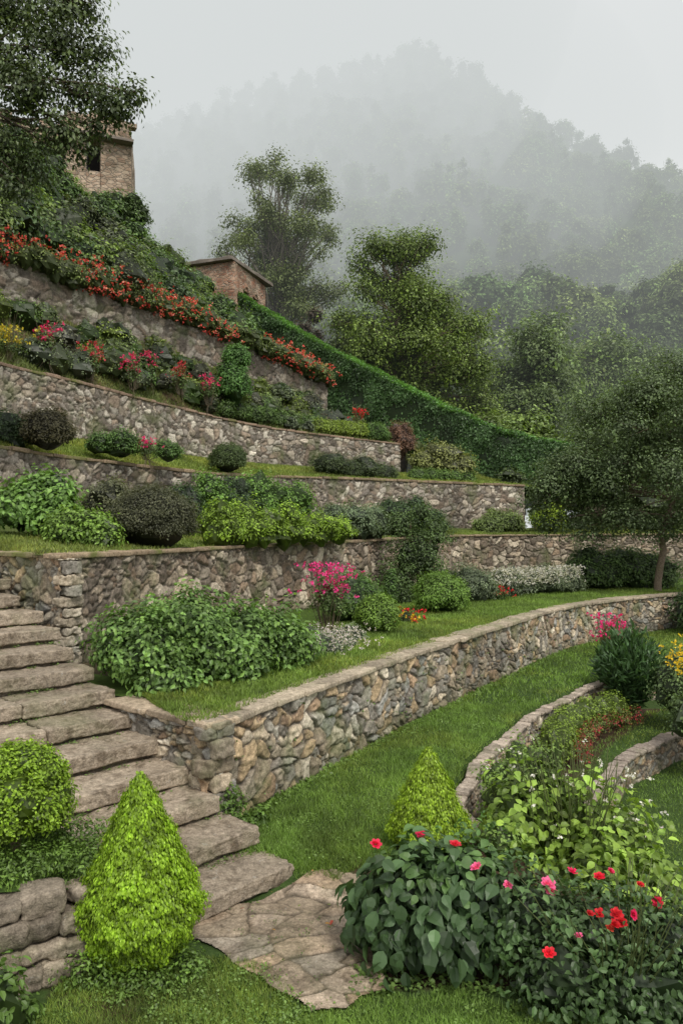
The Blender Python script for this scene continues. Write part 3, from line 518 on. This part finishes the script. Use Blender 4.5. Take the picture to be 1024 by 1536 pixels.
g=Geo();shrub(g,[(1.9,19,2.2,.65,.6,.8),(1.4,18.9,1.6,.5,.5,.6),(2.3,19.3,1.5,.6,.5,.6),(1.5,19.2,3.0,.35,.4,.35),(2.4,19.6,2.8,.35,.4,.45),(1.3,18.4,1.3,.5,.4,.4),(2.0,19.2,3.3,.25,.3,.25)],2400,6,.07,(.065,.105,.032),lump=.5,depth=.35,cscale=.55)
limb(g,(1.9,19,1.1),(1.7,19,3.1),.06,.02,(.1,.08,.05));g.build('climbing_shrub',LEAF)
S1('columnar_shrub',[(1.1,17.4,1.5,.15,.15,.5)],220,.05,GREEN)
S1('silver_mound_shrub',[(3.3,19.3,1.45,.6,.6,.5),(2.9,19.8,1.4,.5,.5,.45)],1400,.05,GREY,lump=.3)
g=Geo();shrub(g,[(4.3,20.6,1.4,.55,.5,.45),(5.0,21.2,1.45,.6,.5,.45),(5.7,21.6,1.45,.6,.5,.45),(6.4,21.9,1.4,.55,.5,.42)],2200,6,.05,(.13,.165,.10),lump=.3);g.build('white_flowering_hedge',LEAF)
g=Geo();c=np.stack([rng.uniform(3.9,6.8,1000),rng.normal(0,.25,1000),rng.uniform(1.45,1.9,1000)],1);c[:,1]+=20.5+(c[:,0]-4.3)*.65-.25;bloomcloud(g,c,.045,(.55,.55,.5),4);g.build('white_hedge_flowers',PET)
g=Geo();shrub(g,[(3.95,19.8,1.25,.3,.3,.25)],160,5,.05,GREEN);bloomcloud(g,np.stack([rng.normal(3.95,.18,40),rng.normal(19.6,.15,40),rng.uniform(1.2,1.5,40)],1),.05,RED,5);g.build('red_bedding_flowers',PET)
S1('broad_dark_shrub',[(7.6,23.5,1.6,.9,.8,.75),(8.7,23.8,1.65,1.,.9,.8),(9.6,23.9,1.5,.9,.8,.7)],2600,.08,(.07,.12,.035),lump=.3)
S1('broad_dark_shrub',[(9.6,20.2,.7,.9,.8,1.),(10.4,20.5,1,1,.9,1.3),(11.2,19,.8,1,1,1)],2000,.09,DARK,lump=.3)
S1('leafy_shrub',[(-4.85,12.5,3.3,.5,.5,.5),(-4.55,12.2,3.0,.35,.4,.35),(-5.2,12.3,3.2,.35,.4,.4)],900,.10,(.11,.20,.045),tm=L8,lump=.4,depth=.28,var=.8)
S1('leafy_shrub',[(-4.0,11.6,2.85,.45,.4,.35),(-3.65,11.5,2.75,.3,.3,.3)],800,.06,(.12,.20,.035),lump=.35,var=.8)
S1('dark_globe_shrub',[(-3.05,12.4,3.02,.72,.62,.52)],3000,.035,(.065,.07,.037),lump=.14,depth=.08,yel=.2)
S1('grey_shrub',[(-4.35,14.2,3.35,.5,.5,.5),(-3.85,14.0,3.1,.4,.4,.4)],900,.05,(.11,.12,.065),lump=.4)
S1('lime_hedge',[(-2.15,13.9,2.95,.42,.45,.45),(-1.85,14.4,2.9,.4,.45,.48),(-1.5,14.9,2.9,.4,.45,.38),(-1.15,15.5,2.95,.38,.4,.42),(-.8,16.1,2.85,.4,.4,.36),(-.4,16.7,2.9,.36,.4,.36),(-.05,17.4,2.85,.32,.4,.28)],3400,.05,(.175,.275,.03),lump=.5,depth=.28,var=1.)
S1('leafy_shrub',[(-1.95,18.6,3.5,.75,.7,.7),(-1.3,18.8,3.4,.6,.6,.55),(-2.9,17.2,3.5,.5,.5,.6)],1700,.07,(.10,.19,.035),lump=.4,var=.8)
S1('dark_shrub',[(-2.6,17.8,3.5,.7,.6,.6),(-3.4,16.2,3.3,.5,.5,.5)],1000,.06,DARK,lump=.4)
S1('silver_mound_shrub',[(.3,19.2,3.0,.6,.6,.5),(-.2,19.3,3.1,.5,.5,.45),(.8,20,3,.5,.5,.5)],1500,.055,(.12,.165,.09),lump=.3)
S1('dark_shrub',[(1.7,22.3,3.2,.8,.6,.6),(2.6,23.6,3.1,.7,.6,.5),(2.2,22.6,3.4,.4,.4,.5)],1500,.07,DARK,lump=.4)
S1('rounded_shrub',[(6.0,28.6,3.15,.9,.7,.55),(5.4,28.3,3.0,.6,.6,.45)],1200,.08,(.11,.155,.045),lump=.25)
S1('rounded_shrub',[(7.7,28.6,3.35,.65,.6,.62)],1200,.07,(.24,.34,.03),lump=.2)
S1('dark_globe_shrub',[(-6.2,16.1,4.95,.55,.5,.48)],1300,.05,(.065,.06,.03),lump=.2)
S1('dark_shrub',[(-6.95,16.0,4.9,.5,.5,.45),(-7.3,15,4.9,.5,.5,.5)],900,.05,DARK,lump=.3)
S1('rounded_shrub',[(-5.35,18.6,4.95,.45,.45,.38),(-5.8,18.4,4.95,.35,.4,.3)],800,.05,GREEN,lump=.3)
flowering('pink_flowering_shrub',-4.75,18.7,4.6,5.15,.28,MAG,60)
S1('rounded_shrub',[(-4.45,19.6,4.9,.35,.4,.3)],400,.05,GREEN)
S1('rounded_shrub',[(-3.3,22.4,4.98,.55,.5,.45)],1500,.045,(.06,.09,.03),lump=.14,depth=.08)
S1('dark_shrub',[(-.35,26.6,5.15,.7,.5,.5),(.2,27,5.0,.5,.5,.4),(.8,27.4,5.1,.65,.5,.5),(1.5,28,5.0,.6,.5,.35)],1800,.06,(.055,.08,.03),lump=.25)
S1('yellow_green_shrub',[(3.9,30.6,5.7,1.1,.8,.8),(3.4,30.4,5.5,.7,.6,.6),(4.5,30.6,5.4,.8,.7,.6)],1700,.09,(.18,.20,.07),lump=.45,depth=.35)
S1('low_hedge',[(2.9+.5*i,29.2+.27*i,5.0,.4,.4,.3) for i in range(5)],1000,.06,MID)
S1('low_hedge',[(-4.1+.42*i,26.8+.55*i,7.1,.42,.4,.4) for i in range(7)],2200,.07,(.07,.12,.03))
S1('lime_hedge',[(-.9+.4*i,30.2+.3*i,7.0,.4,.35,.35) for i in range(5)],1500,.065,(.18,.25,.04))
S1('rounded_shrub',[(1.3,31.9,6.95,.7,.5,.5)],900,.06,GREEN);S1('russet_shrub',[(2.5,32.5,6.7,.6,.5,.8)],700,.07,(.16,.09,.06),lump=.3)
S1('columnar_shrub',[(-3.85,26.9,8.1,.6,.55,.9),(-3.7,27,9.0,.45,.4,.5)],1500,.08,(.07,.15,.035),lump=.3)
def fill(name,S,n,u0,u1,v0,v1,r0,r1,cols,leaf,cl=150,flat_=.75,k=5):
    g=Geo();u=u0+(u1-u0)*R(n);v=v0+(v1-v0)*R(n);P=sample(S,u,v)
    for p in P:
        r=rng.uniform(r0,r1);c=np.array(cols[rng.integers(len(cols))])*rng.uniform(.8,1.3)
        shrub(g,[(p[0],p[1],p[2]+r*.3,r,r,r*flat_*rng.uniform(.8,1.3)),(p[0]+rng.uniform(-.5,.5)*r,p[1],p[2]+r*.6,r*.6)],int(cl*(r/.6)**1.3),k,leaf*rng.uniform(.7,1.3),c,lump=.4,depth=.25,var=.8)
    g.build(name,LEAF)
fill('mixed_shrub_border',SD,110,.0,.68,.08,.85,.3,.65,[GREEN,MID,GREY,(.13,.18,.06),(.10,.13,.06),(.16,.22,.04),(.13,.14,.09)],.07,180)
fill('slope_planting',SD,34,.6,.84,.1,.5,.25,.45,[GREEN,MID,(.15,.2,.05),(.15,.10,.06),GREY],.07,140)
for (x,y,z) in [(-7.6,19.6,7.3),(-6.9,21,7.1),(-6.1,22.3,7.1),(-5.1,24.2,7.3),(-4.45,25.6,7.2),(-6.0,23.9,7.6)]:
    flowering('magenta_flowering_shrub',x,y,z-.1,z+.95,.34,(.7,.05,.18) if R()>.3 else (.55,.06,.08),40,fs=.065,lf=.07)
flowering('red_flowering_shrub',.7,31.8,7.2,8.0,.35,RED,40,fs=.07);flowering('yellow_flowering_shrub',-8.2,18.7,7.0,7.9,.5,(.6,.5,.05),80,fs=.06)
g=Geo();gf=Geo();ln,_=catmull([(p[0],p[1],p[3]) for p in Ew],n=70)
for p in ln: shrub(g,[(p[0]+.05+G()*.12,p[1]-.02,p[2]+.25+G()*.08,.45,.45,.42)],75,5,.075,(.15,.20,.06),lump=.4,depth=.25)
c=ln[rng.integers(0,70,2100)]+np.stack([G(size=2100)*.28+.12,G(size=2100)*.3-.1,rng.uniform(-.2,.8,2100)],1)
kp=vn(c,.5,7)>.38;bloomcloud(gf,c[kp],.08,(.60,.07,.055),4);bloomcloud(gf,c[kp][::2],.085,(.68,.28,.2),3)
p=empty('flowering_hedge');g.build('foliage',LEAF,parent=p);gf.build('blossoms',PET,parent=p)
fill('hillside_shrubs',SE,170,.0,.78,.05,.95,.6,1.2,[(.06,.10,.03),(.07,.12,.035),(.06,.10,.04),(.09,.13,.035),(.12,.18,.04),(.08,.10,.05)],.12,220)
g=Geo();ln,_=catmull([(-5.9,41.6,13.2,16.1),(-3.4,40.2,11.3,14.2),(-1.1,38.8,9.6,12.5),(1.2,37.2,8.0,10.9),(3.4,35.7,6.5,9.45),(5.4,34.4,5.4,8.2),(7.2,33.4,4.5,7.25),(9.9,32,4.0,6.3)],n=420)
t=nz(np.gradient(ln[:,:2],axis=0));nr=np.stack([t[:,1],-t[:,0]],1);hw=.75
sec=np.array([(1.,0),(1.05,.5),(1.0,.88),(.8,1),(-.8,1),(-1,.9),(-1.,0)]);m=len(sec)
V=np.stack([np.c_[ln[:,0]+nr[:,0]*hw*a*.93,ln[:,1]+nr[:,1]*hw*a*.93,ln[:,2]+(ln[:,3]-ln[:,2])*b*.97] for a,b in sec],1);idx=np.arange(420*m).reshape(420,m)
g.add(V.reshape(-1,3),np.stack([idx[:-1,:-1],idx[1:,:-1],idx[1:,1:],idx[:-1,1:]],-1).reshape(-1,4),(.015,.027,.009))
n=80000;i=rng.integers(0,420,n);q=R(n);side=q<.6;top=~side&(q<.93)
a=np.where(side,1.,np.where(top,rng.uniform(-1,1,n),-1));b=np.where(top,1.,R(n));P=np.c_[ln[i,0]+nr[i,0]*hw*a,ln[i,1]+nr[i,1]*hw*a,ln[i,2]+(ln[i,3]-ln[i,2])*b]+G(size=(n,3))*.05
P+=((vn(P,1.3,3)-.5)*.4)[:,None]*np.c_[nr[i]*np.where(top,.2,1)[:,None]*a[:,None],np.where(top,.6,0)]
D=np.c_[nr[i]*np.where(top,0,np.sign(a))[:,None],np.where(top,1.,.1)]+G(size=(n,3))*.35
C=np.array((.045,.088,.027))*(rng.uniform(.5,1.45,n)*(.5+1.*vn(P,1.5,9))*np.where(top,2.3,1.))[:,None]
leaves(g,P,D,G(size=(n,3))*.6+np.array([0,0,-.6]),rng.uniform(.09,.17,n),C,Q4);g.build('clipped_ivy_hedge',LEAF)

g=Geo()
for _ in range(26): rbox(g,(rng.uniform(7.9,10.5),rng.uniform(29.5,31.6),rng.uniform(2.8,4.7)),axes(R()+.1,R()-.5),rng.uniform(.2,.42,3),.12,10,.14,np.array((.22,.17,.13))*rng.uniform(.4,1.0),R()*40,2.5,.08)
g.build('rock_outcrop',ROCK,True)
S1('bank_shrub',[(9.6,30.5,4.4,.7,.6,.6),(10.8,30,4.2,1,.9,1.1),(6.9,31.2,5.0,.6,.5,.4),(11.7,29.5,3.8,1.2,1,1.2),(8.9,29.2,3.1,.4,.4,.3)],1800,.10,(.085,.12,.045),lump=.45,depth=.35)

# ================================================================= BUILDINGS
def panel(g,p0,p1,z0,z1,th,ops,col):
    p0=np.array(p0,float);p1=np.array(p1,float);L=np.linalg.norm(p1-p0);t=(p1-p0)/L;n=np.array([t[1],-t[0]])
    def bx(s0,s1,a,b):
        if s1-s0<.01 or b-a<.01:return
        c=p0+t*(s0+s1)/2-n*th/2; rbox(g,(c[0],c[1],(a+b)/2),axes(*t),((s1-s0)/2,th/2,(b-a)/2),.015,6,.02,col,3,3)
    s=0
    for (s0,s1,a,b) in ops: bx(s,s0,z0,z1);bx(s0,s1,z0,a);bx(s0,s1,b,z1);s=s1
    bx(s,L,z0,z1)
def boxm(g,c,ax,half,col=(.1,.1,.1),n=2): rbox(g,c,ax,half,.01,n,.0,col)
par=empty('brick_hut');g=Geo();K=[(-8.3,41.0),(-5.65,40.0),(-4.4,44.2),(-7.05,45.2)]
panel(g,K[0],K[1],12.5,17.15,.3,[],(.3,.2,.15));panel(g,K[1],K[2],12.5,17.15,.3,[(1.25,1.85,14.6,16.0),(2.6,3.2,14.6,16.0)],(.3,.2,.15));panel(g,K[2],K[3],12.5,17.15,.3,[],(.3,.2,.15));panel(g,K[3],K[0],12.5,17.15,.3,[],(.3,.2,.15));g.build('walls',BRICK,False,par)
g=Geo();t=nz(np.array([1.25,4.2]))
rbox(g,(-6.35,42.6,17.27),axes(2.6,-1.),(1.6,2.45,.10),.03,14,.05,(.3,.3,.3),1,2);g.build('roof_slab',ROOF,False,par)
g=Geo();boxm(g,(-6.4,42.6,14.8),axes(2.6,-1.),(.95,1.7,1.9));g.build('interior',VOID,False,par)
g=Geo()
for s in (1.55,2.9):
    for k in range(7):
        th=math.pi*(k+.5)/7;c=np.array(K[1])+t*(s+.33*math.cos(th));rbox(g,(c[0]+.03,c[1]-.02,16.0+.3*math.sin(th)-.02),axes(*t),(.07,.05,.07),.02,3,.005,(.3,.2,.15))
g.build('window_arches',BRICK,False,par)
par=empty('ruined_stone_house');g=Geo()
panel(g,(-11.1,30.0),(-8.6,31.0),14.5,19.4,.5,[(.95,1.5,17.4,18.6)],(.3,.2,.15));panel(g,(-8.6,31.0),(-9.5,34.9),14.5,19.3,.5,[(1.5,2.2,17.3,18.4)],(.3,.2,.15))
panel(g,(-14.9,28.2),(-11.1,30.0),14.5,18.2,.5,[(.9,1.4,16.5,17.6),(2.5,3.0,16.5,17.6)],(.3,.2,.15));panel(g,(-18.5,27),(-14.9,28.2),14.5,19.6,.5,[],(.3,.2,.15))
for _ in range(110):
    q=R()
    if R()<.65: c=np.array([-14.9+q*3.8,28.45+q*1.8,18.2+abs(G())*.2*(1+(1-q)*3)])
    else: c=np.array([-11.0+q*2.3,30.3+q*.9,19.4+abs(G())*.1])
    rbox(g,c,axes(.9,.4),rng.uniform(.1,.28,3),.04,5,.05,(.3,.2,.15),R()*9,5,.03)
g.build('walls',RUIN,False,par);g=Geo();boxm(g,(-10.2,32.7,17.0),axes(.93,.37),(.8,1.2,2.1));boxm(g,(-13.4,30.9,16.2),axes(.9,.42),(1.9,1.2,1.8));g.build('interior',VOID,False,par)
g=Geo();rbox(g,(-9.8,30.42,18.72),axes(2.5,1.),(1.38,.30,.06),.02,10,.02,(.3,.3,.3));g.build('cornice',ROOF,False,par)
S1('climbing_ivy',[(-12.5,28.9,15.9,1.2,.5,.7),(-10.9,29.7,15.9,.9,.5,.7),(-14.5,27.8,16.6,1.2,.6,1.1),(-9.2,30.4,15.9,.8,.5,.6),(-8.5,30.9,15.8,.8,.8,.7),(-11.3,29.8,17.9,.4,.35,.5)],2200,.11,(.08,.13,.04),lump=.5,depth=.4)

# ================================================================= TREES
def lobes_in(c,r,n,l0,l1,flatt=.75,pw=.4):
    out=[]
    for _ in range(n):
        d=nz(G(size=3))*(R()**pw); p=np.array(c)+d*np.array(r)
        l=rng.uniform(l0,l1); out.append((p[0],p[1],p[2],l,l,l*flatt))
    return out
lb=lobes_in((4.2,46,13.4),(5.0,3.8,5.0),84,1.0,1.7,.75,.33)+lobes_in((3.7,46,18.9),(2.5,2.0,2.0),18,.9,1.4,.75,.3)+lobes_in((7.4,45.5,9.2),(2.6,2,1.6),12,1.,1.4,.7)+lobes_in((.5,46,12.5),(1.4,1.5,3.4),14,.9,1.3,.7)
tree('broadleaf_tree',(3.4,46,4),(3.7,46,19.2),.42,lb,13500,8,.18,(.125,.185,.042),cr=.32,bark=(.22,.17,.13),lump=.45,yel=.5,depth=.5,var=.9,twigs=5)
lb=[]
for _ in range(110):
    a=rng.uniform(-1.3,1.3);q=rng.uniform(.25,1.);lb.append((-4.7+math.sin(a)*5.4*q,53+G()*1.8,17.0+math.cos(a*1.1)*12.4*q,*(lambda l:(l,l,l*.65))(rng.uniform(.8,1.3))))
tree('sparse_tall_tree',(-4.2,53,9),(-4.4,53,27),.36,lb,6600,7,.18,(.145,.185,.07),cr=.36,bark=(.20,.18,.16),depth=.6,lump=.4,fork=.2,var=.7,twigs=4)
lb=lobes_in((9.4,22.3,5.1),(2.8,2.2,2.3),42,.5,.9)+lobes_in((7.0,22.8,4.3),(1.5,1.2,1.2),20,.45,.8)+[(9.6,22,7.5,.9,.9,.6),(8.4,21.8,6.5,.9,.9,.6),(5.9,23,3.7,.6,.6,.4),(6.3,23,3.1,.6,.6,.4),(7.2,22.4,3.0,.7,.7,.5),(11,22,7.2,1,1,.7),(8.0,21.5,3.2,.8,.8,.5),(10.2,21,3.0,.9,.9,.6)]
tree('dark_evergreen_tree',(9.25,22.5,.9),(9.6,22.2,7.0),.12,lb,11500,8,.085,(.085,.125,.05),cr=.15,lump=.45,yel=.25,var=.6,bark=(.24,.19,.14),twigs=3,depth=.3)
lb=[(-4.5,12,10.6,.75,.7,.55),(-5.3,12,10.3,.7,.7,.55),(-4.9,11.8,9.7,.65,.7,.5),(-4.1,12.1,9.9,.55,.5,.4),(-3.65,12,9.6,.45,.5,.35),(-5.4,12.2,11.3,.8,.8,.55),(-4.6,12.3,11.4,.75,.7,.5),(-5.5,12,9.0,.6,.6,.5),(-4.5,11.9,9.15,.5,.4,.4),(-3.35,12.0,9.8,.3,.3,.22),(-6.5,12,10.5,1.2,1,.8),(-7.6,12,11.2,1.3,1.2,.9),(-8.5,11.5,10,1.2,1.2,.8),(-4.0,12.2,10.6,.45,.4,.35),(-5.1,12.2,8.7,.5,.4,.4),(-4.2,12,8.95,.3,.3,.28),(-5.2,12,8.3,.35,.3,.3),(-3.9,12,9.25,.3,.3,.2),(-4.15,12.1,11.3,.35,.3,.25)]
tree('overhanging_tree',(-7.3,11.3,2.4),(-6.9,11.9,11.5),.22,lb,4300,8,.075,(.08,.112,.045),cr=.14,bark=(.12,.09,.07),depth=.5,lump=.5,tipup=-.5,fork=.5,var=.9,twigs=3,yel=.4)
def midtree(name,x,y,z0,z1,r,col,nl=16,n=1800,leaf=.24):
    h=z1-z0;lb=lobes_in((x,y,z0+h*.58),(r*.75,r*.75,h*.36),nl,r*.28,r*.46,.85,.33)
    tree(name,(x,y,z0),(x,y,z0+h*.72),.25,lb,n,8,leaf,col,cr=leaf*1.4,lump=.5,yel=.4,depth=.45,var=.9,twigs=3)
midtree('broadleaf_tree',11.8,50,4,16.5,3.8,(.11,.16,.06),22,3000);midtree('broadleaf_tree',9.8,42,3.5,10.5,3.0,(.12,.18,.05),18,2400);midtree('broadleaf_tree',17.3,60,4,22,5.5,(.12,.18,.055),28,3600,.3)
midtree('broadleaf_tree',24.5,62,3,20,5,(.11,.16,.06),22,2800,.3);midtree('broadleaf_tree',15.5,42,2,11.5,3.8,(.10,.15,.05),20,2600);midtree('broadleaf_tree',12.5,34,2,9.0,3.0,(.10,.145,.06),18,2400,.18)
midtree('broadleaf_tree',17,33,1,11,3.6,(.09,.13,.05),18,2000,.2);midtree('dark_cypress',-2.2,47,9.5,18.0,1.1,(.07,.055,.04),14,1200,.18);midtree('broadleaf_tree',.2,53,6,14.5,3.2,(.12,.16,.06),18,2000)
midtree('broadleaf_tree',-10.5,46,13,19.0,2.6,(.08,.11,.055),16,1700);midtree('broadleaf_tree',-13.6,52,14,23,3.0,(.075,.10,.06),16,1700);midtree('broadleaf_tree',-9.4,62,12,22,3.8,(.10,.13,.06),18,2000,.28)

# ================================================================= MOUNTAIN AND FOREST
def Hm(x,y):
    rid=np.interp(x,[-200,-84,-29,5,28,54,83,109,134,190,300],[135,150,172,184,189,178,160,148,138,110,80])
    m=rid*np.clip((y-125)/175,0,1)**.95; m=np.where(y>300,rid*np.clip(1-(y-300)/200,0,1),m)
    p=np.stack([x,y,x*0],-1); foot=(31+9*(vn(p,.02,3)-.5)+np.clip((x-10)*.05,-4,4))*ss((y-58)/55)*np.where(y>116,np.clip(1-(y-116)/60,0,1),1)
    return np.maximum(m+16*(vn(p,.022,1)-.5)+7*(vn(p,.06,2)-.5),foot+np.interp(y,[58,75],[8,0]))
xs=np.linspace(-260,300,190);ys=np.linspace(57,480,170);X,Y=np.meshgrid(xs,ys,indexing='ij');Z=Hm(X,Y)
idx=np.arange(X.size).reshape(X.shape);g=Geo();g.add(np.stack([X,Y,Z-1],-1).reshape(-1,3),np.stack([idx[:-1,:-1],idx[1:,:-1],idx[1:,1:],idx[:-1,1:]],-1).reshape(-1,4),(.04,.065,.03));g.build('mountain',GROUND,True)
def treemesh(nl,n,leaf,h=9.,conif=False):
    g=Geo();lb=[]
    for _ in range(nl):
        t=R();r=(1-t*.85)*1.6 if conif else 2.5*math.sqrt(max(.05,1-(2*t-1.)**2)); a=R()*6.28;q=R()**.5*r
        l=rng.uniform(.6,1.0) if conif else rng.uniform(.9,1.6)
        lb.append((q*math.cos(a),q*math.sin(a),h*(.3+.62*t),l,l,l*.85))
    shrub(g,lb,n,5,leaf,(.085,.13,.045),cr=leaf*1.1,lump=.45,depth=.25,cscale=.7,var=.8)
    return g.build('__mesh',FAR)
near=[treemesh(18,700,.38) for _ in range(6)];farm=[treemesh(10,150,.75) for _ in range(4)]+[treemesh(9,130,.6,12,True) for _ in range(2)]
def forest(name,meshes,pts,s0,s1):
    par=empty(name)
    for i,p in enumerate(pts):
        o=bpy.data.objects.new('crown',meshes[rng.integers(len(meshes))]);s=rng.uniform(s0,s1);o.location=p;o.scale=(s*rng.uniform(.85,1.15),s*rng.uniform(.85,1.15),s*rng.uniform(.8,1.25));o.rotation_euler=(0,0,R()*6.28);o.parent=par;sc.collection.objects.link(o)
n=600;y=rng.uniform(62,122,n);x=(R(n)-.45)*1.25*y*1.0;forest('distant_forest',near,np.stack([x,y,Hm(x,y)-1.5],1),.7,1.3)
n=2700;y=rng.uniform(150,304,n);x=(R(n)-.5)*1.2*y+8;forest('mountain_forest',farm,np.stack([x,y,Hm(x,y)-2.5],1),.6,1.3)

# ================================================================= FOG (volumes, emission added for scattered light, thicker and brighter with height)
def fog(name,loc,half,dens,col,ell=True):
    if ell: bpy.ops.mesh.primitive_uv_sphere_add(segments=48,ring_count=24,location=loc)
    else: bpy.ops.mesh.primitive_cube_add(size=2,location=loc)
    o=bpy.context.object;o.name=name;o.scale=half
    m,nt,out=newmat(name+'_vol');a=N(nt,'ShaderNodeVolumeAbsorption');a.inputs['Color'].default_value=(0,0,0,1);a.inputs['Density'].default_value=dens
    e=N(nt,'ShaderNodeEmission');e.inputs['Color'].default_value=(*col,1);e.inputs['Strength'].default_value=dens
    ad=N(nt,'ShaderNodeAddShader');nt.links.new(a.outputs[0],ad.inputs[0]);nt.links.new(e.outputs[0],ad.inputs[1]);nt.links.new(ad.outputs[0],out.inputs['Volume']);o.data.materials.append(m)
fog('haze',(0,200,60),(500,157,75),.0036,(.58,.62,.60),False)
fog('mist_bank',(0,235,195),(420,115,62),.0046,(.77,.79,.81))
fog('mist_bank',(-95,225,165),(165,80,105),.0085,(.76,.785,.80))
fog('mist_bank',(-5,180,95),(80,45,45),.006,(.70,.73,.74))

# ================================================================= WORLD, SUN, CAMERA
w=bpy.data.worlds.new('World');sc.world=w;w.use_nodes=True;nt=w.node_tree;nt.nodes.clear();out=nt.nodes.new('ShaderNodeOutputWorld')
sky=nt.nodes.new('ShaderNodeTexSky');sky.sky_type='NISHITA';sky.sun_disc=False;sky.sun_elevation=math.radians(52);sky.sun_rotation=math.radians(150)
hs=N(nt,'ShaderNodeHueSaturation');hs.inputs['Saturation'].default_value=.25;nt.links.new(sky.outputs[0],hs.inputs['Color'])
b1=N(nt,'ShaderNodeBackground',Strength=.06);nt.links.new(hs.outputs[0],b1.inputs[0])
b2=N(nt,'ShaderNodeBackground',Strength=.90);b2.inputs[0].default_value=(1.01,1.,1.,1)
ad=N(nt,'ShaderNodeAddShader');nt.links.new(b1.outputs[0],ad.inputs[0]);nt.links.new(b2.outputs[0],ad.inputs[1]);nt.links.new(ad.outputs[0],out.inputs[0])
l=bpy.data.lights.new('sun','SUN');l.energy=2.4;l.angle=math.radians(14);l.color=(1,.95,.86);o=bpy.data.objects.new('sun',l);o.rotation_euler=(math.radians(38),0,math.radians(30));sc.collection.objects.link(o)
cd=bpy.data.cameras.new('camera');cam=bpy.data.objects.new('camera',cd);sc.collection.objects.link(cam);sc.camera=cam
cd.lens=26.95;cd.sensor_width=36;cd.clip_end=3000;cd.clip_start=.05
cam.location=(0,0,2.8);cam.rotation_euler=(math.radians(91.6),0,0)
